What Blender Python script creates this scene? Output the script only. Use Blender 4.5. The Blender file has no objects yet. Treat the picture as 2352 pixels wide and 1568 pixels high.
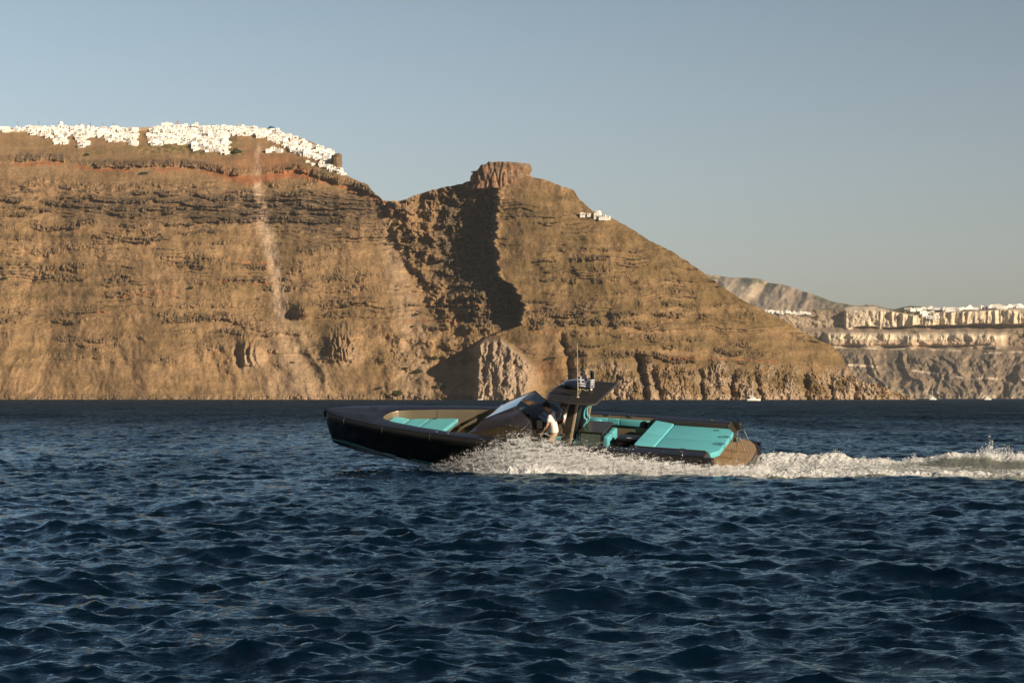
import bpy, bmesh, math, random
import numpy as np
from mathutils import Vector, Matrix
R = math.radians
random.seed(7)
S = bpy.context.scene
COL = S.collection

# ------------------------------------------------------------------ camera, sky, sun, exposure
FPX, CX, HY = 4573.0, 1176.0, 912.0        # focal length, centre column and horizon row, in units of a 2352-wide frame
CAMH = 2.3
cam = bpy.data.cameras.new('camera'); camo = bpy.data.objects.new('camera', cam); COL.objects.link(camo)
camo.location = (0, 0, CAMH); camo.rotation_euler = (R(90), 0, 0)
cam.sensor_width = 36; cam.lens = FPX / 2352 * 36; cam.shift_y = (HY - 784) / 2352
cam.clip_start = 0.5; cam.clip_end = 90000
S.camera = camo
SUN_AZ, SUN_EL = 49.0, 19.0                # degrees to the right of straight-behind the camera, elevation
sd = Vector((math.sin(R(SUN_AZ)) * math.cos(R(SUN_EL)), -math.cos(R(SUN_AZ)) * math.cos(R(SUN_EL)), math.sin(R(SUN_EL))))
sl = bpy.data.lights.new('sun', 'SUN'); sl.energy = 5.0; sl.angle = R(0.5); sl.color = (1.0, 0.83, 0.62)
so = bpy.data.objects.new('sun', sl); COL.objects.link(so); so.rotation_euler = sd.to_track_quat('Z', 'Y').to_euler()
W = bpy.data.worlds.new('World'); S.world = W; W.use_nodes = True
nt = W.node_tree; bg = nt.nodes['Background']
sky = nt.nodes.new('ShaderNodeTexSky'); sky.sky_type = 'NISHITA'; sky.sun_disc = False
sky.sun_elevation = R(SUN_EL); sky.sun_rotation = math.atan2(sd.x, sd.y)
sky.altitude = 10; sky.air_density = 1.0; sky.dust_density = 2.2; sky.ozone_density = 1.6
hsv = nt.nodes.new('ShaderNodeHueSaturation'); hsv.inputs['Saturation'].default_value = 0.74
tcw = nt.nodes.new('ShaderNodeTexCoord'); sx_ = nt.nodes.new('ShaderNodeSeparateXYZ'); nt.links.new(tcw.outputs['Generated'], sx_.inputs[0])
rw = nt.nodes.new('ShaderNodeValToRGB'); e_ = rw.color_ramp.elements                  # the air near the horizon is brighter than the model's
e_[0].position = 0.0; e_[0].color = (1.17, 1.13, 1.16, 1); e_[1].position = .22; e_[1].color = (.655, .735, .755, 1)
e2_ = e_.new(.6); e2_.color = (.33, .40, .48, 1)  # overhead sky turned down for darker shadows and water
nt.links.new(sx_.outputs['Z'], rw.inputs[0])
mw = nt.nodes.new('ShaderNodeMix'); mw.data_type = 'RGBA'; mw.blend_type = 'MULTIPLY'; mw.inputs[0].default_value = 1.0
nt.links.new(sky.outputs[0], hsv.inputs['Color']); nt.links.new(hsv.outputs[0], mw.inputs[6]); nt.links.new(rw.outputs[0], mw.inputs[7])
mr_ = nt.nodes.new('ShaderNodeMapRange'); mr_.inputs['From Min'].default_value = -.5; mr_.inputs['From Max'].default_value = .35; mr_.inputs['To Min'].default_value = .12; mr_.inputs['To Max'].default_value = 1.0
nt.links.new(sx_.outputs['Y'], mr_.inputs['Value'])                                       # sky behind the camera is dimmed to deepen the shadows
mw2 = nt.nodes.new('ShaderNodeVectorMath'); mw2.operation = 'SCALE'; nt.links.new(mw.outputs[2], mw2.inputs[0]); nt.links.new(mr_.outputs[0], mw2.inputs['Scale'])
mx_ = nt.nodes.new('ShaderNodeMapRange'); mx_.inputs['From Min'].default_value = -.26; mx_.inputs['From Max'].default_value = .30; mx_.inputs['To Min'].default_value = 1.03; mx_.inputs['To Max'].default_value = .80
nt.links.new(sx_.outputs['X'], mx_.inputs['Value']); mw3 = nt.nodes.new('ShaderNodeVectorMath'); mw3.operation = 'SCALE'; nt.links.new(mw2.outputs[0], mw3.inputs[0]); nt.links.new(mx_.outputs[0], mw3.inputs['Scale'])
nt.links.new(mw3.outputs[0], bg.inputs[0]); bg.inputs[1].default_value = 0.111
S.view_settings.view_transform = 'Standard'; S.view_settings.look = 'None'; S.view_settings.gamma = 1
S.view_settings.exposure = 0.45

# ------------------------------------------------------------------ helpers
def tag(o, label=None, cat=None, group=None, kind=None):
    if label: o['label'] = label
    if cat: o['category'] = cat
    if group: o['group'] = group
    if kind: o['kind'] = kind
    return o
def empty(name, loc=(0, 0, 0), parent=None):
    o = bpy.data.objects.new(name, None); COL.objects.link(o); o.location = loc; o.empty_display_size = .3
    if parent: o.parent = parent
    return o
def mat(name, col=(.5, .5, .5), rough=.5, metal=0., spec=.5, noise=0., nscale=8., bump=0., bscale=40., coat=0., **kw):
    m = bpy.data.materials.new(name); m.use_nodes = True; t = m.node_tree; b = t.nodes['Principled BSDF']
    b.inputs['Base Color'].default_value = (*col, 1); b.inputs['Roughness'].default_value = rough
    b.inputs['Metallic'].default_value = metal; b.inputs['Specular IOR Level'].default_value = spec
    b.inputs['Coat Weight'].default_value = coat; b.inputs['Coat Roughness'].default_value = .05
    if noise or bump:
        tc = t.nodes.new('ShaderNodeTexCoord')
    if noise:
        n = t.nodes.new('ShaderNodeTexNoise'); n.inputs['Scale'].default_value = nscale; n.inputs['Detail'].default_value = 5
        t.links.new(tc.outputs['Object'], n.inputs['Vector'])
        r = t.nodes.new('ShaderNodeValToRGB'); r.color_ramp.elements[0].position = .3; r.color_ramp.elements[1].position = .7
        r.color_ramp.elements[0].color = (*[c * (1 - noise) for c in col], 1); r.color_ramp.elements[1].color = (*[min(1, c * (1 + noise)) for c in col], 1)
        t.links.new(n.outputs['Fac'], r.inputs[0]); t.links.new(r.outputs[0], b.inputs['Base Color'])
    if bump:
        n2 = t.nodes.new('ShaderNodeTexNoise'); n2.inputs['Scale'].default_value = bscale; n2.inputs['Detail'].default_value = 4
        t.links.new(tc.outputs['Object'], n2.inputs['Vector'])
        bp = t.nodes.new('ShaderNodeBump'); bp.inputs['Strength'].default_value = bump; bp.inputs['Distance'].default_value = .02
        t.links.new(n2.outputs['Fac'], bp.inputs['Height']); t.links.new(bp.outputs[0], b.inputs['Normal'])
    return m
def link_mesh(name, me, material=None, parent=None, smooth=False):
    if material: me.materials.append(material)
    if smooth: me.polygons.foreach_set('use_smooth', [True] * len(me.polygons))
    o = bpy.data.objects.new(name, me); COL.objects.link(o)
    if parent: o.parent = parent
    return o
def np_mesh(name, V, F, smooth=False):
    """mesh straight from numpy arrays; F is (n,3) or (n,4)"""
    V = np.asarray(V, np.float32); F = np.asarray(F, np.int32)
    me = bpy.data.meshes.new(name); k = F.shape[1]
    me.vertices.add(len(V)); me.vertices.foreach_set('co', V.ravel())
    me.loops.add(F.size); me.loops.foreach_set('vertex_index', F.ravel())
    me.polygons.add(len(F)); me.polygons.foreach_set('loop_start', np.arange(0, F.size, k, dtype=np.int32))
    if smooth: me.polygons.foreach_set('use_smooth', np.ones(len(F), bool))
    me.update(calc_edges=True)
    return me
def grid_faces(nr, nc):
    i = np.arange(nr * nc, dtype=np.int32).reshape(nr, nc)
    return np.stack([i[:-1, :-1], i[:-1, 1:], i[1:, 1:], i[1:, :-1]], -1).reshape(-1, 4)
def add_attr(me, name, arr):
    a = me.attributes.new(name, 'FLOAT', 'POINT'); a.data.foreach_set('value', np.asarray(arr, np.float32).ravel())
# gradient noise
_rng = np.random.default_rng(11)
_perm = _rng.permutation(512).astype(np.int32)
_ga = _rng.random(512) * 2 * np.pi
_gx, _gy = np.cos(_ga).astype(np.float32), np.sin(_ga).astype(np.float32)
def pn(x, y, seed=0):
    x = (np.asarray(x) + (seed * 17.31)).astype(np.float32); y = (np.asarray(y) + (seed * 5.77)).astype(np.float32)
    x, y = np.broadcast_arrays(x, y); xi = np.floor(x).astype(np.int32); yi = np.floor(y).astype(np.int32); xf = x - xi; yf = y - yi
    u = xf * xf * xf * (xf * (xf * 6 - 15) + 10); v = yf * yf * yf * (yf * (yf * 6 - 15) + 10)
    def g(ix, iy, dx, dy):
        h = _perm[(_perm[ix & 511] + iy) & 511]
        return _gx[h] * dx + _gy[h] * dy
    a = g(xi, yi, xf, yf); b = g(xi + 1, yi, xf - 1, yf); c = g(xi, yi + 1, xf, yf - 1); d = g(xi + 1, yi + 1, xf - 1, yf - 1)
    return ((a + (b - a) * u) * (1 - v) + (c + (d - c) * u) * v) * 1.5
def fbm(x, y, oct=4, seed=0, gain=.5):
    s = 0; a = 1; t = 0
    for i in range(oct):
        s = s + a * pn(x * 2 ** i, y * 2 ** i, seed + i * 3); t += a; a *= gain
    return s / t * 1.4
def ridged(x, y, oct=4, seed=0, gain=.5):
    s = 0; a = 1; t = 0
    for i in range(oct):
        s = s + a * (1 - 2.2 * np.abs(pn(x * 2 ** i, y * 2 ** i, seed + i * 3))); t += a; a *= gain
    return s / t
def sst(a, b, x):
    t = np.clip((np.asarray(x, float) - a) / (b - a), 0, 1); return t * t * (3 - 2 * t)
def ip(pts, x):
    p = np.array(pts, float); return np.interp(x, p[:, 0], p[:, 1])
def unproj(px, py, Y):
    return np.stack([(px - CX) / FPX * Y, Y + 0 * px, CAMH + (HY - py) / FPX * Y], -1)
# ------------------------------------------------------------------ water
def ocean_tile(N, L, peak, kmin, kmax, wind, spread, seed, slope):
    rg = np.random.default_rng(seed)
    k1 = np.fft.fftfreq(N, 1 / N) * 2 * np.pi / L
    kx, ky = np.meshgrid(k1, k1, indexing='xy'); k = np.hypot(kx, ky); k[0, 0] = 1
    kp = 2 * np.pi / peak
    P = k ** -4.0 * np.exp(-1.0 * (kp / k) ** 2) * np.exp(-(k / kmax) ** 2) * (1 - np.exp(-(k / kmin) ** 4))
    c = (kx * math.cos(wind) + ky * math.sin(wind)) / k
    P = P * (np.abs(c) ** spread * .92 + .08)
    A = np.sqrt(P) * (rg.normal(size=(N, N)) + 1j * rg.normal(size=(N, N))); A[0, 0] = 0
    h = np.fft.ifft2(A).real
    sx = np.fft.ifft2(A * 1j * kx).real; sy = np.fft.ifft2(A * 1j * ky).real
    s = slope / math.sqrt((sx ** 2 + sy ** 2).mean())
    dx = np.fft.ifft2(A * 1j * kx / k).real * s; dy = np.fft.ifft2(A * 1j * ky / k).real * s
    return h * s, dx, dy
def sample(T, L, x, y, N):
    u = (x / L * N) % N; v = (y / L * N) % N
    i = np.floor(u).astype(np.int64); j = np.floor(v).astype(np.int64); fu = u - i; fv = v - j
    i %= N; j %= N; i2 = (i + 1) % N; j2 = (j + 1) % N
    return [(t[j, i] * (1 - fu) + t[j, i2] * fu) * (1 - fv) + (t[j2, i] * (1 - fu) + t[j2, i2] * fu) * fv for t in T]
NT = 1024
WD = R(78)
T1 = ocean_tile(NT, 97.0, 1.25, 2 * math.pi / 40, 2 * math.pi / .35, WD, 3.0, 3, .235)
T2 = ocean_tile(NT, 17.0, .6, 2 * math.pi / 2.0, 2 * math.pi / .09, WD + .2, 2.5, 5, .24)
T0 = ocean_tile(256, 83.0, 6.0, 2 * math.pi / 60, 2 * math.pi / 2.0, WD - .3, 2.0, 8, .06)
def wave(X, Y, near=None):
    ca, sa = math.cos(.31), math.sin(.31)
    gust = 1 + .35 * fbm(X / 26, Y / 34, 3, 40)
    h1, a1, b1 = sample(T1, 97.0, X, Y, NT)
    h0, a0, b0 = sample(T0, 83.0, X * .93 + Y * .37, Y * .93 - X * .37, 256)
    h1 = h1 + h0 / gust
    h2, a2, b2 = sample(T2, 17.0, X * ca - Y * sa, X * sa + Y * ca, NT)
    g2 = np.clip(gust * (1 + .45 * fbm(X / 5, Y / 5, 2, 44)), .3, 1.7)
    if near is not None: g2 = g2 * near
    a2r = a2 * ca + b2 * sa; b2r = -a2 * sa + b2 * ca
    return h1 * gust + h2 * g2, (a1 * gust + a2r * g2) * .95, (b1 * gust + b2r * g2) * .95
def water_material():
    m = bpy.data.materials.new('sea_water'); m.use_nodes = True; t = m.node_tree; b = t.nodes['Principled BSDF']
    b.inputs['Base Color'].default_value = (.0005, .006, .014, 1); b.inputs['Roughness'].default_value = .12; b.inputs['Specular Tint'].default_value = (.46, .78, 1, 1)
    b.inputs['IOR'].default_value = 1.333
    g = t.nodes.new('ShaderNodeNewGeometry')
    mp = t.nodes.new('ShaderNodeMapping'); mp.inputs['Scale'].default_value = (.55, 1.3, 1.0)
    t.links.new(g.outputs['Position'], mp.inputs['Vector'])
    n = t.nodes.new('ShaderNodeTexNoise'); n.inputs['Scale'].default_value = 5.0; n.inputs['Detail'].default_value = 5; n.inputs['Roughness'].default_value = .62
    t.links.new(mp.outputs[0], n.inputs['Vector'])
    bp = t.nodes.new('ShaderNodeBump'); bp.inputs['Strength'].default_value = 1.0; bp.inputs['Distance'].default_value = .035
    t.links.new(n.outputs['Fac'], bp.inputs['Height'])
    # far off the chop is finer than the mesh: the surface carries it as a rougher, steeper bump
    sp_ = t.nodes.new('ShaderNodeSeparateXYZ'); t.links.new(g.outputs['Position'], sp_.inputs[0])
    far_ = t.nodes.new('ShaderNodeMapRange'); far_.inputs['From Min'].default_value = 70; far_.inputs['From Max'].default_value = 230; t.links.new(sp_.outputs['Y'], far_.inputs['Value'])
    n2 = t.nodes.new('ShaderNodeTexNoise'); n2.inputs['Scale'].default_value = .9; n2.inputs['Detail'].default_value = 4; mp2 = t.nodes.new('ShaderNodeMapping'); mp2.inputs['Scale'].default_value = (.6, 1, 1)
    t.links.new(g.outputs['Position'], mp2.inputs['Vector']); t.links.new(mp2.outputs[0], n2.inputs['Vector'])
    d2 = t.nodes.new('ShaderNodeMath'); d2.operation = 'MULTIPLY'; d2.inputs[1].default_value = 1.3; t.links.new(far_.outputs[0], d2.inputs[0])
    bp2 = t.nodes.new('ShaderNodeBump'); bp2.inputs['Strength'].default_value = 1.0; t.links.new(d2.outputs[0], bp2.inputs['Distance']); t.links.new(n2.outputs['Fac'], bp2.inputs['Height']); t.links.new(bp.outputs[0], bp2.inputs['Normal'])
    t.links.new(bp2.outputs[0], b.inputs['Normal'])
    ng = t.nodes.new('ShaderNodeTexNoise'); ng.inputs['Scale'].default_value = 1; ng.inputs['Detail'].default_value = 5; ng.inputs['Roughness'].default_value = .65; mg = t.nodes.new('ShaderNodeMapping'); mg.inputs['Scale'].default_value = (.10, .022, 1)
    t.links.new(g.outputs['Position'], mg.inputs['Vector']); t.links.new(mg.outputs[0], ng.inputs['Vector'])      # gusts: ruffled and smoother streaks
    gr = t.nodes.new('ShaderNodeMapRange'); gr.inputs['From Min'].default_value = .36; gr.inputs['From Max'].default_value = .64; gr.inputs['To Min'].default_value = .55; gr.inputs['To Max'].default_value = 1.35; t.links.new(ng.outputs['Fac'], gr.inputs['Value'])
    for nm, a_, b_ in (('Roughness', .06, .27), ('Reflection', .94, .38)):
        r_ = t.nodes.new('ShaderNodeMapRange'); r_.inputs['To Min'].default_value = a_; r_.inputs['To Max'].default_value = b_; t.links.new(far_.outputs[0], r_.inputs['Value'])
        if nm == 'Roughness': rr_ = r_; continue
        mm_ = t.nodes.new('ShaderNodeMath'); mm_.operation = 'MULTIPLY'; t.links.new(r_.outputs[0], mm_.inputs[0]); t.links.new(gr.outputs[0], mm_.inputs[1])
    b.inputs['Specular IOR Level'].default_value = 0; b.inputs['Roughness'].default_value = 1
    gl = t.nodes.new('ShaderNodeBsdfGlossy'); gl.inputs['Color'].default_value = (.74, .91, 1.0, 1); t.links.new(rr_.outputs[0], gl.inputs['Roughness']); t.links.new(bp2.outputs[0], gl.inputs['Normal'])
    fr = t.nodes.new('ShaderNodeFresnel'); fr.inputs['IOR'].default_value = 1.333; t.links.new(bp2.outputs[0], fr.inputs['Normal'])
    fm = t.nodes.new('ShaderNodeMath'); fm.operation = 'MULTIPLY'; fm.use_clamp = True; t.links.new(fr.outputs[0], fm.inputs[0]); t.links.new(mm_.outputs[0], fm.inputs[1])
    ms = t.nodes.new('ShaderNodeMixShader'); t.links.new(fm.outputs[0], ms.inputs[0]); t.links.new(b.outputs[0], ms.inputs[1]); t.links.new(gl.outputs[0], ms.inputs[2]); t.links.new(ms.outputs[0], t.nodes['Material Output'].inputs['Surface'])
    return m
M_WATER = water_material()
def build_water():
    ys = [13.0]
    while ys[-1] < 2600: ys.append(ys[-1] * (1 + (.0026 if ys[-1] < 250 else .0045)))
    ys = np.array(ys); nr = len(ys); nc = 980
    tt = np.linspace(-1, 1, nc)
    X = (ys[:, None] * .305 + 4.5) * tt[None, :]; Y = np.repeat(ys[:, None], nc, 1)
    near = 1 - sst(60, 160, Y) * .6
    h, dx, dy = wave(X, Y, near)
    amp = 1.0 - .0 * Y
    V = np.stack([X + dx * amp, Y + dy * amp, h * amp + wake_height(X, Y)], -1).reshape(-1, 3)
    me = np_mesh('sea_water', V, grid_faces(nr, nc), True)
    o = link_mesh('sea_water', me, M_WATER); tag(o, kind='structure')
    # the rest of the sea: one sheet far to the sides and to the horizon, butted under the detailed water
    s = [(-30000, -300), (30000, -300), (30000, 40000), (-30000, 40000)]
    me = np_mesh('open_sea', [(x, y, -.75) for x, y in s], [(0, 1, 2, 3)])
    o2 = link_mesh('open_sea', me, M_WATER); tag(o2, kind='structure')
# ------------------------------------------------------------------ cliffs and hills
RIDGE = [(-300, 312), (-120, 306), (0, 301), (45, 296), (100, 296), (200, 297), (260, 299), (340, 300), (372, 296), (420, 294), (480, 295), (560, 296), (600, 299), (640, 304),
         (680, 313), (720, 328), (745, 341), (756, 347), (766, 356), (774, 374), (781, 391), (790, 400), (820, 415), (846, 424), (852, 436), (868, 450), (880, 461), (912, 463), (936, 455),
         (975, 441), (1020, 430), (1060, 423), (1082, 414), (1100, 404), (1140, 400), (1190, 402), (1212, 405), (1250, 412), (1290, 427), (1318, 436), (1330, 456), (1345, 470), (1360, 484), (1400, 498),
         (1440, 519), (1470, 539), (1500, 556), (1540, 576), (1580, 601), (1620, 629), (1660, 660), (1700, 686), (1760, 716), (1810, 742), (1860, 772), (1900, 789),
         (1925, 804), (1940, 830), (1960, 862), (1985, 878), (2020, 884), (2050, 897), (2080, 908), (2120, 922), (2160, 930)]
WATER_Y = 920.0
def near_depth(px, py):
    """distance of the near headland's surface seen at (px, py), in metres; also the rock / colour masks"""
    wt_ = [(-400, 2020), (0, 1990), (500, 1945), (850, 1905), (1000, 1872), (1080, 1848), (1180, 1822), (1300, 1806), (1500, 1806), (1750, 1830), (1950, 1875), (2300, 1990)]
    wl = sum(ip(wt_, px + o) for o in (-75, -50, -25, 0, 25, 50, 75)) / 7
    up = np.clip((WATER_Y - py), 0, 700)                      # px above the water, about .43 m each
    slope = sum(ip([(-99, -50), (0, 0), (60, 34), (200, 116), (400, 224), (520, 300), (560, 350), (640, 470), (760, 690)], up + o) for o in (-24, -12, 0, 12, 24)) / 5   # overall profile, metres back
    slope = slope * .43 / .43
    d = wl + slope * .98
    wx = fbm(px / 90, py / 90, 3, 1) * 10; wy = fbm(px / 110, py / 70, 3, 9) * 9
    sp = ip([(380, 1120), (430, 1158), (470, 1142), (560, 1138), (640, 1150), (660, 1188), (700, 1202), (745, 1198), (775, 1120), (800, 1094), (860, 1088), (930, 1082)], py)   # the spine
    sp = sp + fbm(px * 0 + 3, py / 22, 5, 12, .6) * 15 * sst(400, 430, py)
    dd = sp - px                                              # > 0 to the left of the spine
    A = ip([(390, 2), (425, 14), (450, 28), (500, 58), (560, 70), (640, 78), (690, 86), (730, 72), (755, 34), (780, 18), (805, 22), (835, 31), (855, 22), (875, 12), (900, 4), (930, 2)], py)
    left = np.where(dd > 0, sst(0, 14, dd), 0)
    recover = ip([(-50, 1), (0, 1), (45, 1), (110, .62), (180, .34), (260, .12), (340, 0)], dd)
    d = d + 7 * fbm(px / 44, py / 34, 4, 57) * sst(-10, 20, dd) * sst(260, 180, dd) * sst(740, 780, py)
    # the gully left of the spine is a real recess
    d = d + A * left * recover
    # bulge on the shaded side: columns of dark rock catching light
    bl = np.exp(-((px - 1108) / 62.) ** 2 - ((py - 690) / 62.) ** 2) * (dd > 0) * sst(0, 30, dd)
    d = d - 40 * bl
    # pale promontory rock
    pr = sst(1086, 1100, px + fbm(px / 30, py / 40, 3, 2) * 6) * (1 - sst(1200, 1262, px + (py - 780) * .1)) * sst(0, 16, py - ip([(1080, 800), (1105, 776), (1150, 770), (1190, 800), (1250, 850)], px))
    d = d - pr * 22
    # main buttresses of the left wall and hollows
    d = d - 16 * np.exp(-((px - 420 + (py - 600) * .1) / 170.) ** 2) * sst(330, 520, py)
    d = d + 12 * np.exp(-((px - 100) / 70.) ** 2) * sst(400, 560, py) * (1 - sst(800, 900, py))
    d = d + 3 * np.exp(-((px - (600 + (py - 400) * .12)) / 26.) ** 2) * sst(320, 380, py) * (1 - sst(640, 760, py))
    d = d - 9 * np.exp(-((px - (705 + (py - 500) * .04)) / 60.) ** 2) * sst(380, 470, py) * (1 - sst(690, 740, py))
    # scree fan ribs low on the left wall
    fan = sst(720, 800, py) * (1 - sst(1000, 1060, px))
    q = px - (py - 918) * .55 * np.tanh((px - 350) / 250)
    d = d - fan * (1.2 + 3.2 * sst(-.2, .4, fbm(px / 150, py * 0, 2, 23))) * ridged(q / 74 + .3 * fbm(px / 60, py / 60, 2, 22), py / 420, 3, 21)
    # right flank, general ribs and gullies down the fall line
    rf = sst(1230, 1330, px)
    qr = px - (py - 480) * .9
    d = d - rf * 3.2 * ridged(qr / 120, py / 500, 3, 31) * sst(400, 560, py)
    d = d - 7 * fbm(px / 120, py / 160, 4, 51) - 2.4 * fbm(px / 40, py / 50, 4, 55)
    # low dark gullies in the right hand shore cliffs
    for gx, gy0, w, a, sl in [(1316, 780, 11, 26, .25), (1412, 835, 8, 14, .05), (1478, 820, 13, 32, .22), (1508, 850, 10, 20, .3), (1610, 850, 9, 16, .2), (1680, 870, 12, 18, .0), (1740, 860, 9, 14, .2), (1850, 860, 10, 15, .1), (1910, 880, 8, 16, .0), (1960, 885, 9, 16, .1)]:
        g = np.exp(-np.abs((px - gx - (py - 880) * sl - 9 * fbm(py / 22, px * 0 + gx, 4, 65)) / (w * .72)) ** 1.6) * sst(gy0 - 22, gy0 + 15, py)
        d = d + .65 * a * g * (1 + .5 * fbm(px / 9, py / 14, 3, 66))
    # slanting runnels across the lower left slopes
    for x0, y0, x1, y1, w_, a_ in [(255, 770, 330, 905, 7, 5), (300, 745, 420, 905, 6, 4), (468, 755, 510, 880, 8, 9), (498, 790, 540, 900, 6, 7), (150, 800, 235, 905, 8, 4), (640, 760, 760, 905, 8, 5), (105, 560, 45, 720, 8, 9), (860, 700, 930, 905, 7, 4)]:
        t_ = np.clip((py - y0) / (y1 - y0), -.1, 1.1); d = d + .36 * a_ * (1 + .7 * fbm(px / 16, py / 20, 3, 68)) * np.exp(-((px - x0 - (x1 - x0) * t_ - 14 * fbm(py / 34, px * 0 + x0, 4, 67)) / (w_ * 1.7)) ** 2) * sst(-.08, .15, t_) * (1 - sst(.85, 1.08, t_))
    # rocky lumps of the talus
    for bx, by, wx_, wy_, a in [(568, 805, 34, 34, 15), (790, 790, 40, 40, 20), (695, 712, 18, 15, 13), (548, 815, 12, 26, -10)]:
        e = ((px - bx) / wx_) ** 2 + ((py - by) / wy_) ** 2
        d = d - a * np.exp(-e ** 1.5) * (1 + .35 * ridged(px / 14, py / 26, 2, 77))
    # ---------------------------------------------------------- strata
    s = py + wy + .5 * wx
    rock = np.zeros_like(px); dark = np.zeros_like(px); red = np.zeros_like(px); pale = np.zeros_like(px)
    L_ = (1 - sst(850, 905, px))
    cap = ip([(-300, 372), (0, 366), (100, 359), (160, 364), (220, 376), (300, 376), (400, 373), (470, 380), (540, 394), (600, 392), (680, 384), (720, 394), (770, 410), (830, 428), (870, 448)], px)
    e = (py + fbm(px / 30, py / 30, 3, 61) * 3 - cap)
    capm = np.exp(-(e / 8.5) ** 4) * L_ * (.75 + .25 * np.sign(fbm(px / 60, px * 0, 2, 8) + .3))
    capm *= 1 - .75 * np.exp(-((px - 600) / 55) ** 2)
    redm = np.exp(-((e - 15) / 4.0) ** 2) * L_ * sst(-.5, .05, fbm(px / 70, py / 40, 3, 62) + .25 * np.exp(-((px - 160) / 90) ** 2) + .7 * np.exp(-((px - 600) / 110) ** 2))
    redm += np.exp(-((py - ip([(480, 396), (540, 412), (575, 418), (640, 402), (700, 398)], px)) / 9) ** 2) * sst(490, 530, px) * (1 - sst(690, 730, px)) * .9
    redm += .55 * np.exp(-((px - 620) / 120) ** 2 - ((py - 372) / 26) ** 2)
    # right hill bands and left wall bands
    patch = fbm(px / 95, py / 38, 4, 71)
    bands = [(415, 7, 1, .5), (432, 6, 1, .6), (455, 5, 1, 1.), (468, 5, 1, 1.1), (481, 5, 1, 1.1), (494, 6, 1, 1.), (510, 6, 1, .8), (535, 7, 1, .6), (562, 9, 1, .55), (588, 8, 1, .6), (612, 9, 1, .8), (634, 8, 1, .7),
             (660, 9, 1, .6), (690, 8, 1, .6), (715, 9, 1, .65), (738, 10, 1, .9), (768, 8, 1, .7), (795, 7, 1, .45), (822, 7, 1, .4)]
    rb = np.zeros_like(px)
    for c, w, side, a in bands:
        w = np.abs(w * (.8 + .7 * fbm(px / 100, px * 0 + c, 2, 86))) + .5; lo = c + 8 * np.sin(px / 190. + c) + 9 * fbm(px / 85, px * 0 + c * .3, 3, 87) + ip([(0, 0), (900, 6), (1300, 0)], px)
        ph = fbm(px / 75, px * 0 + c * .37, 3, 81)
        rb = np.maximum(rb, a * np.exp(-((s - lo) / w) ** 4) * sst(-.42, .22, ph + .5 * patch))
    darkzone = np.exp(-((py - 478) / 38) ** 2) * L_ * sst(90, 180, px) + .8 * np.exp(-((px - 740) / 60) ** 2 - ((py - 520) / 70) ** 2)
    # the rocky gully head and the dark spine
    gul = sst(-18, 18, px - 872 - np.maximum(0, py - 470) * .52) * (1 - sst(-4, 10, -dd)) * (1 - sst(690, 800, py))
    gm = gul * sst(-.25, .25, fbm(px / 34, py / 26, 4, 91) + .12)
    right = sst(1150, 1260, px)
    rr = np.zeros_like(px)
    for c, w, a, x0, x1 in [(450, 6, .6, 1170, 1340), (572, 6, .7, 1230, 1400), (590, 7, .9, 1210, 1400), (608, 6, .7, 1270, 1500), (640, 7, .6, 1240, 1500), (665, 7, .5, 1200, 1560), (690, 7, .7, 1250, 1640),
                            (715, 8, .85, 1200, 1700), (742, 11, .95, 1205, 1640), (768, 7, .6, 1290, 1750), (792, 7, .8, 1340, 1760), (812, 9, 1., 1310, 1740), (838, 12, .9, 1360, 1800)]:
        w = w * (.75 + .7 * fbm(px / 90, px * 0 + c, 2, 84)); lo = c + 5 * np.sin(px / 140. + c) + 8 * fbm(px / 70, px * 0 + c * .3, 3, 85) + ip([(1200, 0), (1500, 6), (1900, 26)], px)
        ph = fbm(px / 60, px * 0 + c * .61, 3, 83)
        rr = np.maximum(rr, a * np.exp(-((py + .7 * wy - lo) / (np.abs(w) + .5)) ** 4) * sst(-.35, .2, ph + .5 * patch) * sst(x0 - 20, x0 + 20, px) * (1 - sst(x1 - 40, x1 + 90, px)))
    shore = sst(822, 872, py + fbm(px / 60, px * 0, 3, 87) * 30) * sst(1270, 1330, px) * (1 - sst(0, 12, 0 * px))
    shore = shore * (.55 + .45 * sst(-.3, .3, fbm(px / 40, py / 60, 3, 88)))
    base = sst(902, 912, py + 3 * fbm(px / 24, px * 0, 3, 89)) 
    notspine = np.where(dd > 0, 1 - sst(0, 30, dd) * 0, 1)
    leftb = (1 - sst(800, 900, px + (py - 600) * -.35))
    zone_ = .42 + .58 * sst(-.40, .12, fbm(px / 190, py / 75, 3, 211)); zone2_ = .40 + .60 * sst(-.40, .1, fbm(px / 170 + 9, py / 60, 3, 213))
    stepx = leftb * rb * np.maximum(zone_, sst(530, 500, py)); rr = rr * zone2_
    stepx *= 1 - .85 * np.exp(-((px - (592 + (py - 340) * .15)) / 11.) ** 2) * (py < 740)      # the slide track stays smooth
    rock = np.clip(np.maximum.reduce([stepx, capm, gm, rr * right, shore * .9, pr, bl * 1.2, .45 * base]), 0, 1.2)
    scr0 = np.exp(-((px - ip([(330, 598), (480, 596), (600, 628), (735, 645)], py)) / 20.) ** 2) * (py < 740)
    col = ridged(px / 7.5, py / 34, 3, 101)                   # vertical fluting
    blk = np.tanh(2.6 * fbm(px / 10, py / 7, 4, 103))
    crk = np.exp(-(np.abs(pn(px / 6.5, py / 26, 171) + .25 * pn(px / 3, py / 9, 173)) / .09) ** 2)
    led = np.exp(-(np.abs(pn(px / 60, py / 4.6, 175) + .2 * pn(px / 12, py / 5, 176)) / .10) ** 2)
    d = d + np.clip(rock - pr, 0, 1) * (3.6 * crk + 1.4 * led)
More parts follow.
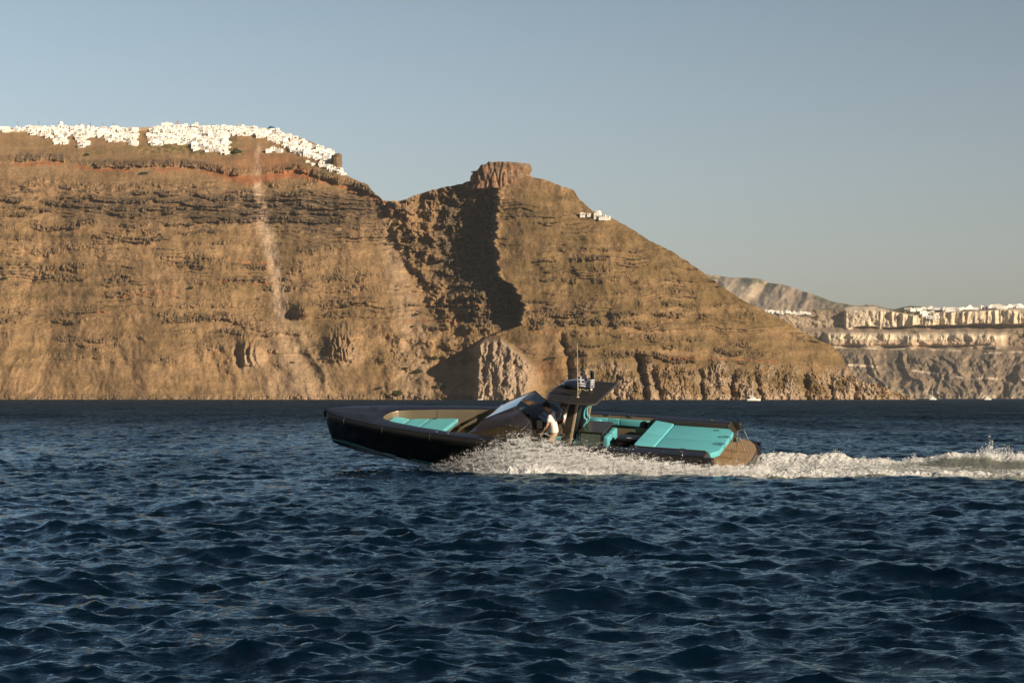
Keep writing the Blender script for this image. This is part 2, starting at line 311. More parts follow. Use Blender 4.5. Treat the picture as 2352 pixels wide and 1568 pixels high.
    strat = np.exp(-(np.abs(pn(px / 150, (s + 3 * fbm(px / 60, py / 30, 2, 191)) / 6.5, 193) + .10 * pn(px / 14, py / 6, 194)) / .11) ** 2) * sst(-.12, .35, fbm(px / 120, py / 60, 3, 195) - .25 * sst(700, 800, py))
    strat2 = np.exp(-(np.abs(pn(px / 210, s / 13., 196) + .08 * pn(px / 18, py / 9, 197)) / .12) ** 2) * sst(-.1, .35, fbm(px / 140, py / 70, 3, 198) - .2 * sst(720, 800, py))
    onwall = (.3 + .7 * np.maximum(zone_, sst(530, 490, py))) * (1 - pr) * (1 - sst(805, 850, py)) * sst(395, 440, py) * (1 - scr0)
    d = d - onwall * (1.5 * strat + 2.4 * strat2) * (1 + .5 * blk)
    steps = rock * (5.2 + (1 - pr) * (1.0 * col + 2.0 * blk)) + capm * 5 + gm * (13 * ridged(px / 46, py / 40, 4, 105, .45) + 5 * np.tanh(2 * fbm(px / 22, py / 18, 3, 106))) + pr * 7 * fbm(px / 20, py / 46, 4, 110) + (pr * .8 + shore) * 5.5 * ridged(px / 25 + .8 * fbm(px / 30, py / 34, 3, 108), py / 95 + .3 * fbm(px / 20, py / 24, 2, 109), 5, 107, .58) + bl * 8 * ridged(px / 13, py / 30, 3, 104)
    d = d - steps
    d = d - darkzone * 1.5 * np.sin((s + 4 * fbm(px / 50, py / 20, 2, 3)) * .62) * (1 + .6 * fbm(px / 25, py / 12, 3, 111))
    d = d - (.55 + .8 * np.clip(rock, 0, 1)) * fbm(px / 11, py / 9, 4, 113) - .42 * fbm(px / 3.4, py / 2.8, 2, 117) * (.7 + 1.3 * rock)
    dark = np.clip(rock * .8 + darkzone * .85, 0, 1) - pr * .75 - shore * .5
    dark = dark - .38 * gm * sst(110, 150, dd); gully_shade = (dd > -2) * sst(175, 120, dd) * (1 - sst(735, 765, py)) * sst(425, 450, py); gully_shade = gully_shade * sst(-.5, .1, fbm(px / 30, py / 24, 3, 181) + sst(150, 90, dd))  # shadow left of the spine is painted in as near-black rock colour
    dark = np.clip(np.maximum(np.maximum(dark, gully_shade), onwall * np.maximum(.75 * strat, .95 * strat2)), 0, 1)
    pale = np.clip(pr * .9 + shore * .95 * sst(-.25, .15, fbm(px / 55, py / 45, 3, 121)) + .9 * np.exp(-((px - 572) / 26) ** 2 - ((py - 826) / 22) ** 2) + .5 * np.exp(-((px - 800) / 30) ** 2 - ((py - 815) / 24) ** 2) + base * .3 * sst(-.2, .3, fbm(px / 30, px * 0, 3, 122)), 0, 1)
    # the pale landslide track down the left wall
    tr = ip([(330, 598), (360, 590), (420, 592), (480, 596), (540, 614), (600, 628), (660, 640), (735, 645)], py)
    wv = ip([(330, 6), (400, 9), (540, 19), (600, 14), (640, 16), (700, 18), (740, 6)], py)
    scree = np.exp(-(np.abs(px - tr + 3 * fbm(px / 20, py / 16, 3, 131)) / wv) ** 3) * sst(326, 340, py) * (1 - sst(725, 745, py)) * (.7 + .3 * fbm(px / 6, py / 14, 3, 133))
    fanp = .42 * np.exp(-((px - ip([(700, 650), (918, 690)], py)) / ip([(640, 10), (700, 24), (918, 92)], py)) ** 2) * sst(690, 760, py)
    fan2 = .5 * np.exp(-((px - ip([(520, 880), (600, 905), (750, 945), (918, 950)], py)) / ip([(500, 18), (918, 46)], py)) ** 4) * sst(480, 560, py) * (1 - sst(1005, 1020, px))
    scree = np.clip(scree + (.8 * fanp + .55 * fan2) * (1 - .6 * rock), 0, 1)
    gy = ip([(0, 0), (330, 0)], px)
    green = np.zeros_like(px)
    for bx, by, wx_, wy_, a in [(215, 350, 30, 9, .6), (400, 340, 60, 12, 1.), (350, 346, 22, 9, .6), (455, 350, 30, 10, .9), (540, 352, 24, 10, 1.1), (525, 320, 22, 14, .9), (715, 375, 40, 12, .7), (760, 395, 34, 10, .8), (690, 352, 24, 9, .5), (1375, 503, 22, 6, .6), (80, 330, 40, 8, .3), (300, 345, 40, 8, .4), (1010, 820, 16, 8, .5), (960, 850, 26, 14, .3)]:
        green += a * np.exp(-((px - bx) / wx_) ** 2 - ((py - by) / wy_) ** 2)
    green = np.clip(green * sst(-.35, .2, fbm(px / 12, py / 7, 4, 141)), 0, 1)
    red2 = 0
    for c, x0, x1 in [(648, 480, 660), (742, 900, 1200), (600, 500, 640), (757, 1190, 1300), (826, 1500, 1800), (678, 250, 420), (715, 200, 320), (703, 1030, 1200)]:
        red2 = red2 + .8 * np.exp(-((py + .4 * wy - c - 5 * np.sin(px / 90)) / 2.6) ** 2) * sst(x0, x0 + 30, px) * (1 - sst(x1 - 40, x1 + 20, px)) * sst(-.3, .2, fbm(px / 22, px * 0, 3, int(c)))
    red = np.clip(redm + red2 + .35 * np.exp(-((px - 1260) / 34) ** 2 - ((py - 850) / 24) ** 2), 0, 1)
    hue = np.clip(.30 + .5 * fbm(px / 130, py / 90, 4, 151) + .6 * fbm(px / 240, s / 22, 3, 153) - .25 * sst(560, 420, py) + .45 * sst(1120, 1180, px), 0, 1)
    return d, dict(rock=np.clip(rock, 0, 1), dark=np.clip(dark, 0, 1), red=red, pale=pale, scree=scree, green=green, hue=hue)
def land_material(name, soil, soil2, rockc, redc, palec, screec, greenc, fine=1.0):
    m = bpy.data.materials.new(name); m.use_nodes = True; t = m.node_tree; b = t.nodes['Principled BSDF']
    b.inputs['Roughness'].default_value = .95; b.inputs['Specular IOR Level'].default_value = .1
    def at(n):
        a = t.nodes.new('ShaderNodeAttribute'); a.attribute_name = n; return a.outputs['Fac']
    g = t.nodes.new('ShaderNodeNewGeometry')
    def noise(sc, det, stretch=(1, 1, 1), rough=.6):
        mp = t.nodes.new('ShaderNodeMapping'); mp.inputs['Scale'].default_value = stretch
        t.links.new(g.outputs['Position'], mp.inputs['Vector'])
        n = t.nodes.new('ShaderNodeTexNoise'); n.inputs['Scale'].default_value = sc; n.inputs['Detail'].default_value = det; n.inputs['Roughness'].default_value = rough
        t.links.new(mp.outputs[0], n.inputs['Vector']); return n.outputs['Fac']
    def ramp(src, lo, hi, c0=(0, 0, 0), c1=(1, 1, 1)):
        r = t.nodes.new('ShaderNodeValToRGB'); e = r.color_ramp.elements; e[0].position = lo; e[1].position = hi
        e[0].color = (*c0, 1); e[1].color = (*c1, 1); t.links.new(src, r.inputs[0]); return r.outputs[0]
    def mix(f, a, c, typ='MIX'):
        x = t.nodes.new('ShaderNodeMix'); x.data_type = 'RGBA'; x.blend_type = typ
        if isinstance(f, float): x.inputs[0].default_value = f
        else: t.links.new(f, x.inputs[0])
        for s_, v in ((6, a), (7, c)):
            if isinstance(v, tuple): x.inputs[s_].default_value = (*v, 1)
            else: t.links.new(v, x.inputs[s_])
        return x.outputs[2]
    def mul(a, c):
        x = t.nodes.new('ShaderNodeMath'); x.operation = 'MULTIPLY'; x.use_clamp = True
        t.links.new(a, x.inputs[0]); t.links.new(c, x.inputs[1]); return x.outputs[0]
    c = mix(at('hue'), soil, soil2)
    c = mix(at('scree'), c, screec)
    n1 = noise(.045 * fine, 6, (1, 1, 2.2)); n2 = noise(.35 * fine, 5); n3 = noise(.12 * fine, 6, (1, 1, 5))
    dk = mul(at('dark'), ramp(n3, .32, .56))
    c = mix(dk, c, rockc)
    c = mix(mul(at('pale'), ramp(noise(.06 * fine, 6, (1.4, 1.4, .6)), .12, .42)), c, palec)
    c = mix(mul(at('red'), ramp(n2, .25, .6)), c, redc)
    c = mix(mul(at('green'), ramp(n2, .3, .52)), c, greenc)
    c = mix(.7, c, ramp(n1, .28, .72, (.72, .72, .74), (1.22, 1.2, 1.16)), 'MULTIPLY')
    c = mix(.8, c, ramp(n2, .3, .7, (.62, .62, .64), (1.25, 1.25, 1.22)), 'MULTIPLY')
    t.links.new(c, b.inputs['Base Color'])
    bp = t.nodes.new('ShaderNodeBump'); bp.inputs['Strength'].default_value = .7; bp.inputs['Distance'].default_value = .8
    t.links.new(noise(.55 * fine, 6, (1, 1, 1.3), .65), bp.inputs['Height']); t.links.new(bp.outputs[0], b.inputs['Normal'])
    return m
NEAR = {}
def build_near():
    nc, nv = 1720, 500
    px = np.concatenate([np.linspace(-1100, -63, 180, endpoint=False), np.linspace(-60, 2155, nc - 180)]); ridge = ip(RIDGE, px) + 2.2 * fbm(px / 15, px * 0, 4, 201) * sst(780, 860, px) + .8 * fbm(px / 9, px * 0, 3, 203)
    v = np.linspace(0, 1, nv)[:, None]
    PY = 926 + (ridge[None, :] - 926) * v; PY = np.minimum(PY, 926 + 0 * PY); PX = np.repeat(px[None, :], nv, 0)
    D, A = near_depth(PX, PY)
    P = unproj(PX, PY, D)
    # behind the crest the land rolls over and falls away
    top = P[-1]; back = []
    for k in range(1, 26):
        q = k / 25.; b = top.copy(); run = 900 * q ** 1.6 + 3 * k
        b[:, 0] = top[:, 0] * (1 + run / top[:, 1]); b[:, 1] += run
        drop = .02 * run + np.maximum(0, run - 60) * .34
        b[:, 2] = np.maximum(top[:, 2] - drop + 2.5 * fbm(top[:, 0] / 40, b[:, 1] / 40, 3, 205) * min(1, k / 4), -6); back.append(b)
    P = np.concatenate([P, np.array(back)], 0)
    me = np_mesh('cliff', P.reshape(-1, 3), grid_faces(P.shape[0], nc), True)
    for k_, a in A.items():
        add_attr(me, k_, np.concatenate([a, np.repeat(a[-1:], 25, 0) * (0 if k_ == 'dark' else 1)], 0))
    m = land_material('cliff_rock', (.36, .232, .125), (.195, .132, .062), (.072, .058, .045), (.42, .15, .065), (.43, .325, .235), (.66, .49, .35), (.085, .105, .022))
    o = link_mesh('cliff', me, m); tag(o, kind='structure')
    NEAR.update(px=px, ridge=ridge, P=P, nv=nv)
def on_near(x, y):
    """world point of the near headland seen at (x, y)"""
    x = float(x); r = float(np.interp(x, NEAR['px'], NEAR['ridge'])); v = (926 - y) / (926 - r); v = min(max(v, 0), 1)
    j = int(np.argmin(np.abs(NEAR['px'] - x))); i = int(round(v * (NEAR['nv'] - 1)))
    return Vector(NEAR['P'][i, j])
def build_skaros():
    """the flat-topped rock on the peak: a closed lump with sheer fluted sides"""
    c = on_near(1150, 412); n, rows = 220, 40
    Yc = c.y + 8
    wpx = 66; hw = wpx / FPX * Yc; hd = 19.
    zb = c.z - 10; zt = CAMH + (HY - 376.5) / FPX * Yc
    V = []
    th = np.linspace(0, 2 * np.pi, n, endpoint=False)
    for i in range(rows):
        q = i / (rows - 1)
        if q < .8:
            w = q / .8; z = zb + (zt - zb) * w; r = 1.0 - .10 * w + .07 * sst(.55, 1, w)
        else:
            w = (q - .8) / .2; z = zt + .2; r = (1.0 - .03) * (1 - w)
        px_ = np.cos(th) * hw * r; py_ = np.sin(th) * hd * r
        flu = ridged(th * 4.1, th * 0 + z / 40, 3, 301) * 3.4 + fbm(th * 5, th * 0 + z / 9, 3, 303) * 1.8 * (q < .85) - 4.5 * np.exp(-(np.abs(pn(th * 5, th * 0 + z / 22, 307)) / .12) ** 2) * (q < .8)
        k = 1 + flu / 26 * (1 if q < .8 else (1 - (q - .8) / .2))
        lx = px_ * k; zz = z + 0 * th
        # stepped left shoulder
        sh = sst(-.66, -.78, lx / hw)
        zz = np.where(zz > zb, zz - sh * np.maximum(0, zz - (zb + (zt - zb) * .68)) , zz)
        sh2 = sst(-.42, -.5, lx / hw) * (1 - sh); zz = zz - sh2 * np.maximum(0, zz - (zt - 2.6))
        zz = zz + (fbm(lx / 6, py_ / 6, 3, 305) * .8 if q >= .75 else 0) - (.9 * sst(.2, 1.0, lx / hw) if q >= .75 else 0)
        V.append(np.stack([c.x + lx, Yc + py_ * k, zz], -1))
    V = np.array(V); F = []
    for i in range(rows - 1):
        for j in range(n):
            F.append((i * n + j, i * n + (j + 1) % n, (i + 1) * n + (j + 1) % n, (i + 1) * n + j))
    me = np_mesh('summit_rock', V.reshape(-1, 3), F, True)
    x = V[..., 0].ravel(); z = V[..., 2].ravel()
    one = np.ones(len(x))
    add_attr(me, 'rock', one); add_attr(me, 'dark', np.clip(.95 * sst(-.35, .25, fbm(x / 9, z / 9, 3, 7) + .25), 0, 1)); add_attr(me, 'red', .38 * sst(.3, -.3, (z - zb) / (zt - zb) - .75 + fbm(x / 9, z / 8, 3, 5)) )
    add_attr(me, 'pale', .3 * one); add_attr(me, 'scree', 0 * one); add_attr(me, 'green', 0 * one); add_attr(me, 'hue', .5 * one)
    o = link_mesh('summit_rock', me, bpy.data.materials['cliff_rock']); tag(o, kind='structure')
def build_crag():
    """the dark rock tower that ends the town on the right"""
    c = on_near(770, 386); n, rows = 90, 34; V = []; th = np.linspace(0, 2 * np.pi, n, endpoint=False)
    zb = c.z - 8; zt = CAMH + (HY - 354) / FPX * (c.y + 6)
    for i in range(rows):
        q = i / (rows - 1); w = min(1, q / .85); z = zb + (zt - zb) * w; r = (1 - .12 * w) if q < .85 else (1 - (q - .85) / .15) * .88
        k = 1 + .10 * ridged(th * 2.6, th * 0 + z / 20, 4, 311) + .08 * fbm(th * 5, th * 0 + z / 4, 3, 313)
        V.append(np.stack([c.x + 1 + np.cos(th) * 5.2 * r * k * (1 + .35 * np.clip(-np.cos(th), 0, 1)) + (.6 * w), c.y + 7 + np.sin(th) * 9 * r * k, z + .8 * fbm(np.cos(th) * 2, np.sin(th) * 2 + q * 5, 3, 315) - (1.6 * np.clip(-np.cos(th), 0, 1) if q > .8 else 0)], -1))
    V = np.array(V); F = [(i * n + j, i * n + (j + 1) % n, (i + 1) * n + (j + 1) % n, (i + 1) * n + j) for i in range(rows - 1) for j in range(n)]
    me = np_mesh('crag', V.reshape(-1, 3), F, True); one = np.ones(rows * n)
    for k_, v_ in dict(rock=1, dark=.75, red=.05, pale=.15, scree=0, green=0, hue=.6).items(): add_attr(me, k_, v_ * one)
    tag(link_mesh('crag', me, bpy.data.materials['cliff_rock']), kind='structure')
# ------------------------------------------------------------------ far coast and mountain
FAR = {}
def build_far():
    rid = [(1500, 712), (1700, 716), (1760, 714), (1800, 718), (1850, 713), (1900, 707), (1935, 706), (1990, 700), (2010, 701), (2030, 706), (2048, 712), (2062, 708), (2090, 702), (2130, 705), (2160, 709), (2200, 711), (2250, 708), (2300, 704), (2352, 703), (2500, 700), (2700, 708)]
    nc, nv = 900, 300
    px = np.linspace(1560, 2680, nc); ridge = ip(rid, px) + .8 * fbm(px / 12, px * 0, 3, 401)
    v = np.linspace(0, 1, nv)[:, None]; PY = 918 + (ridge[None] - 918) * v; PX = np.repeat(px[None], nv, 0)
    x, y = PX, PY
    d = 4300 + ip([(0, 0), (100, 230), (118, 300), (122, 330), (155, 345), (165, 420), (205, 440), (215, 800)], 917 - y + 4 * fbm(x / 60, y / 60, 3, 411))
    d = d + ip([(1560, 90), (1900, 50), (2050, 0), (2250, -70), (2680, -190)], x)
    # lower rocks: ribs running down and left, deep gullies
    low = sst(796, 815, y)
    q = x + (y - 860) * .8 * np.sin(x / 90) + 26 * fbm(x / 70, y / 60, 3, 422)
    d = d - low * (24 * ridged(q / 66, y / 190, 4, 421, .42) + 12 * fbm(x / 30, y / 26, 4, 423))
    c1 = np.exp(-((y - 780 + 4 * fbm(x / 70, x * 0, 3, 431)) / 17) ** 6) * sst(1885, 1905, x) * (1 - sst(2300, 2318, x))
    d = d - c1 * (30 + 7 * ridged(x / 34 + .5 * fbm(x / 40, y / 30, 2, 434), y / 200, 3, 433) + 1.5 * fbm(x / 7, y / 12, 3, 435))
    u = y - ip([(1900, 722), (1940, 702), (2010, 702), (2060, 716), (2100, 722), (2150, 716), (2250, 712), (2352, 706), (2680, 704)], x)
    c2 = sst(0, 3, u) * (1 - sst(746, 751, y - .025 * (x - 2150) * -1 + 3 * fbm(x / 30, x * 0, 2, 437))) * sst(1936, 1944, x)
    d = d - c2 * (26 + 14 * ridged(x / 30, y / 200, 3, 441) * sst(2000, 2040, x) + 2.5 * fbm(x / 9, y / 12, 3, 445))
    d = d - 5 * (1 - .8 * np.clip(c1 + c2, 0, 1)) * fbm(x / 13, y / 10, 4, 451) - 10 * fbm(x / 60, y / 50, 3, 453)
    P = unproj(PX, PY, d); top = P[-1]; back = []
    for k in range(1, 15):
        b = top.copy(); run = 1500 * (k / 14) ** 1.5; b[:, 0] *= 1 + run / top[:, 1]; b[:, 1] += run; b[:, 2] -= .03 * run + np.maximum(0, run - 500) * .12; b[:, 2] = np.maximum(b[:, 2], -6); back.append(b)
    P = np.concatenate([P, np.array(back)], 0)
    me = np_mesh('far_cliff', P.reshape(-1, 3), grid_faces(P.shape[0], nc), True)
    ledge = np.exp(-((y - ip([(1900, 796), (2040, 802), (2080, 800), (2220, 806), (2250, 812), (2330, 808)], x)) / 2.0) ** 2) * sst(-.1, .2, fbm(x / 50, x * 0, 2, 461) + .1)
    ledge += np.exp(-((y - ip([(1960, 838), (2080, 848), (2230, 870), (2260, 868), (2352, 872)], x)) / 2.2) ** 2) * sst(.0, .2, fbm(x / 40, x * 0, 2, 463))
    pale = np.clip(c2 + c1 * (.62 + .38 * (y < 780)) + ledge + .25 * np.exp(-((y - 742) / 14) ** 2) + .35 * sst(885, 905, y) * sst(-.2, .3, fbm(x / 40, y / 20, 3, 3)), 0, 1)
    red = np.clip(.6 * np.exp(-((x - 2010) / 24) ** 2 - ((y - 814) / 12) ** 2) + .62 * c1 * sst(779, 783, y) + .3 * np.exp(-((y - 757) / 6) ** 2), 0, 1)
    green = np.clip(1.2 * np.exp(-((x - 2105) / 50) ** 4 - ((y - 712) / 8) ** 2) * (1 - c2) + .25 * (1 - c2) * (y < 716), 0, 1)
    dark = np.clip(low * .62 * sst(-.3, .3, fbm(x / 40, y / 30, 4, 471)) + .1, 0, 1) * (1 - pale)
    sc = np.clip(.45 * sst(-.2, .3, fbm(x / 90, y / 40, 3, 473)), 0, 1)
    for k_, a in dict(rock=low, dark=dark, red=red, pale=pale, scree=sc, green=green, hue=.5 + .5 * fbm(x / 80, y / 50, 3, 475)).items():
        add_attr(me, k_, np.concatenate([a, np.repeat(a[-1:], 14, 0)], 0))
    m = land_material('far_rock', (.30, .225, .155), (.25, .19, .135), (.115, .10, .088), (.50, .335, .225), (.74, .62, .46), (.36, .275, .195), (.085, .10, .045), .45)
    o = link_mesh('far_cliff', me, m); tag(o, kind='structure')
    FAR.update(px=px, ridge=ridge, P=P, nv=nv)
    # mountain
    rid = [(1400, 640), (1560, 632), (1610, 630), (1640, 631), (1680, 638), (1720, 638), (1745, 640), (1770, 650), (1800, 653), (1840, 667), (1880, 680), (1910, 692), (1960, 701), (2020, 707), (2150, 716), (2352, 722), (2700, 726)]
    nc, nv = 500, 140
    px = np.linspace(1450, 2680, nc); ridge = ip(rid, px) + .7 * fbm(px / 10, px * 0, 3, 501)
    v = np.linspace(0, 1, nv)[:, None]; PY = 760 + (ridge[None] - 760) * v; PX = np.repeat(px[None], nv, 0); x, y = PX, PY
    d = 7200 + (760 - y) * 14 - 150 * ridged((x + (y - 700) * .5) / 95, y / 200, 4, 511) - 40 * fbm(x / 20, y / 20, 4, 513)
    d = d + 160 * np.exp(-((x - 1748 + (y - 670) * .9) / 17) ** 2) * sst(640, 656, y)
    P = unproj(PX, PY, d); top = P[-1]; back = []
    for k in range(1, 10):
        b = top.copy(); run = 300. * k; b[:, 1] += run; b[:, 0] *= 1 + run / top[:, 1]; b[:, 2] = np.maximum(b[:, 2] - .45 * run + 20, -6); back.append(b)
    P = np.concatenate([P, np.array(back)], 0)
    me = np_mesh('hills', P.reshape(-1, 3), grid_faces(P.shape[0], nc), True)
    gr = np.clip(np.exp(-((y - ridge - 6) / 9) ** 2) * sst(.1, .4, fbm(x / 30, y / 20, 3, 521) + .3 * (x < 1790)) + .7 * np.exp(-((x - 1910) / 30) ** 2) * sst(-.1, .2, fbm(x / 12, y / 8, 3, 523)), 0, 1)
    for k_, a in dict(rock=0 * x, dark=0 * x + .1, red=0 * x + .05, pale=.45 * sst(-.3, .5, fbm(x / 60, y / 60, 3, 525)) , scree=0 * x + .6, green=gr, hue=.5 + .5 * fbm(x / 60, y / 50, 3, 527)).items():
        add_attr(me, k_, np.concatenate([a, np.repeat(a[-1:], 9, 0)], 0))
    o = link_mesh('hills', me, m); tag(o, kind='structure')
def on_far(x, y):
    r = float(np.interp(x, FAR['px'], FAR['ridge'])); v = min(max((918 - y) / (918 - r), 0), 1)
    j = int(round((x - 1560) / 1120 * (len(FAR['px']) - 1))); return Vector(FAR['P'][int(round(v * (FAR['nv'] - 1))), j])
# ------------------------------------------------------------------ the motor boat
def boat_matrix():
    yaw, pitch, roll = R(-17), R(3.6), R(13.9)
    B = Matrix(((-1, 0, 0), (0, -1, 0), (0, 0, 1)))
    Rz = Matrix(((math.cos(yaw), -math.sin(yaw), 0), (math.sin(yaw), math.cos(yaw), 0), (0, 0, 1)))
    Ry = Matrix(((math.cos(pitch), 0, -math.sin(pitch)), (0, 1, 0), (math.sin(pitch), 0, math.cos(pitch))))
    Rx = Matrix(((1, 0, 0), (0, math.cos(roll), math.sin(roll)), (0, -math.sin(roll), math.cos(roll))))
    return Matrix.Translation((7.1, 60.0, -.50)) @ (Rz @ B @ Ry @ Rx).to_4x4()
BM = boat_matrix()
class MB:
    """collects shapes, then links them as ONE mesh object"""
    def __init__(s): s.b = bmesh.new()
    def box(s, x0, x1, y0, y1, z0, z1, bev=0., seg=2, mtx=None, taper=None):
        r = bmesh.ops.create_cube(s.b, size=1); vs = r['verts']
        for v in vs: v.co = Vector(((x0 + x1) / 2 + v.co.x * (x1 - x0), (y0 + y1) / 2 + v.co.y * (y1 - y0), (z0 + z1) / 2 + v.co.z * (z1 - z0)))
        if taper:
            for v in vs: v.co = Vector(taper(*v.co))
        if mtx: bmesh.ops.transform(s.b, matrix=mtx, verts=vs)
        if bev: bmesh.ops.bevel(s.b, geom=list({e for v in vs for e in v.link_edges}), offset=bev, segments=seg, affect='EDGES', profile=.6)
        return s
    def prism(s, pts, z0, z1, bev=0., seg=2, axis='z', f=None):
        """pts: outline; extruded between z0 and z1 along the axis; f(x,y,z) may warp it"""
        def P(a, b_, c): return {'z': (a, b_, c), 'y': (a, c, b_), 'x': (c, a, b_)}[axis]
        lo = [s.b.verts.new(P(p[0], p[1], z0)) for p in pts]; hi = [s.b.verts.new(P(p[0], p[1], z1)) for p in pts]
        n = len(pts); fs = [s.b.faces.new(lo[::-1]), s.b.faces.new(hi)]
        for i in range(n): fs.append(s.b.faces.new((lo[i], lo[(i + 1) % n], hi[(i + 1) % n], hi[i])))
        if f:
            for v in lo + hi: v.co = Vector(f(*v.co))
        if bev: bmesh.ops.bevel(s.b, geom=list({e for v in lo + hi for e in v.link_edges}), offset=bev, segments=seg, affect='EDGES', profile=.6)
        return s
    def tube(s, pts, r, n=10, cap=True):
        pts = [Vector(p) for p in pts]; rs = r if isinstance(r, (list, tuple)) else [r] * len(pts); rings = []
        up = None
        for i, p in enumerate(pts):
            d = (pts[min(i + 1, len(pts) - 1)] - pts[max(i - 1, 0)]).normalized()
            if up is None: up = Vector((0, 0, 1)) if abs(d.z) < .9 else Vector((1, 0, 0))
            a = d.cross(up).normalized(); b_ = a.cross(d).normalized(); up = b_
            rings.append([s.b.verts.new(p + (a * math.cos(2 * math.pi * k / n) + b_ * math.sin(2 * math.pi * k / n)) * rs[i]) for k in range(n)])
        for i in range(len(rings) - 1):
            for k in range(n): s.b.faces.new((rings[i][k], rings[i][(k + 1) % n], rings[i + 1][(k + 1) % n], rings[i + 1][k]))
        if cap: s.b.faces.new(rings[0][::-1]); s.b.faces.new(rings[-1])
        return s
    def lathe(s, prof, c=(0, 0, 0), n=24, mtx=None):
        rings = []; c = Vector(c); new = []
        for r, z in prof:
            ring = [s.b.verts.new(c + Vector((r * math.cos(2 * math.pi * k / n), r * math.sin(2 * math.pi * k / n), z))) for k in range(n)]
            rings.append(ring); new += ring
        for i in range(len(rings) - 1):
            for k in range(n): s.b.faces.new((rings[i][k], rings[i][(k + 1) % n], rings[i + 1][(k + 1) % n], rings[i + 1][k]))
        s.b.faces.new(rings[0][::-1]); s.b.faces.new(rings[-1])
        if mtx: bmesh.ops.transform(s.b, matrix=mtx, verts=new)
        return s
    def quads(s, grid, close=False):
        g = [[s.b.verts.new(p) for p in row] for row in grid]
        for i in range(len(g) - 1):
            for j in range(len(g[0]) - (0 if close else 1)): s.b.faces.new((g[i][j], g[i][(j + 1) % len(g[0])], g[i + 1][(j + 1) % len(g[0])], g[i + 1][j]))
        return s
    def poly(s, pts, th=0.):
        pts = [Vector(p) for p in pts]; vs = [s.b.verts.new(p) for p in pts]; f = s.b.faces.new(vs)
        if th:
            n = (pts[1] - pts[0]).cross(pts[2] - pts[0]).normalized() * th
            v2 = [s.b.verts.new(p - n) for p in pts]; s.b.faces.new(v2[::-1]); m = len(pts)
            for i in range(m): s.b.faces.new((vs[(i + 1) % m], vs[i], v2[i], v2[(i + 1) % m]))
        return s
    def build(s, name, material=None, parent=None, smooth=False, angle=35):
        bmesh.ops.remove_doubles(s.b, verts=s.b.verts, dist=1e-5); bmesh.ops.recalc_face_normals(s.b, faces=s.b.faces)
        me = bpy.data.meshes.new(name); s.b.to_mesh(me); s.b.free()
        if material: me.materials.append(material)
        o = bpy.data.objects.new(name, me); COL.objects.link(o)
        if parent: o.parent = parent
        if smooth:
            me.polygons.foreach_set('use_smooth', [True] * len(me.polygons)); me.set_sharp_from_angle(angle=R(angle))
        return o
def bez(pts, n=8):
    """rounded polyline through the points"""
    P = [Vector(p) for p in pts]; out = [P[0]]
    for i in range(1, len(P) - 1):
        a = P[i] + (P[i - 1] - P[i]) * min(.45, .12 / max((P[i - 1] - P[i]).length, .01)); c = P[i] + (P[i + 1] - P[i]) * min(.45, .12 / max((P[i + 1] - P[i]).length, .01))
        for k in range(n + 1):
            t = k / n; out.append(a * (1 - t) ** 2 + P[i] * 2 * t * (1 - t) + c * t * t)
    return out + [P[-1]]
def pxm(name, c, **k): return mat(name, c, **k)
SHEER = [(-.2, 2.10), (.9, 2.12), (1.3, 2.15), (3.5, 2.15), (5.5, 2.13), (6.96, 2.08), (8.0, 1.97), (8.75, 1.88), (10.1, 1.63), (11.0, 1.41), (11.54, 1.25), (12.2, 1.0), (12.8, .73), (13.2, .5), (13.5, .28), (13.62, .14), (13.66, .0)]
INNER = [(.9, 1.55), (3.25, 1.55), (3.30, 1.76), (5.4, 1.74), (7.0, 1.60), (8.46, 1.42), (8.9, 1.40), (10.15, 1.08), (11.1, .76), (11.42, .56), (11.58, .34), (11.62, .0)]
def she(x): return float(np.interp(x, [p[0] for p in SHEER], [p[1] for p in SHEER]))
def inn(x): return float(np.interp(x, [p[0] for p in INNER], [p[1] for p in INNER]))
def sz(x): return 1.55 + .012 * max(0, x - 10)
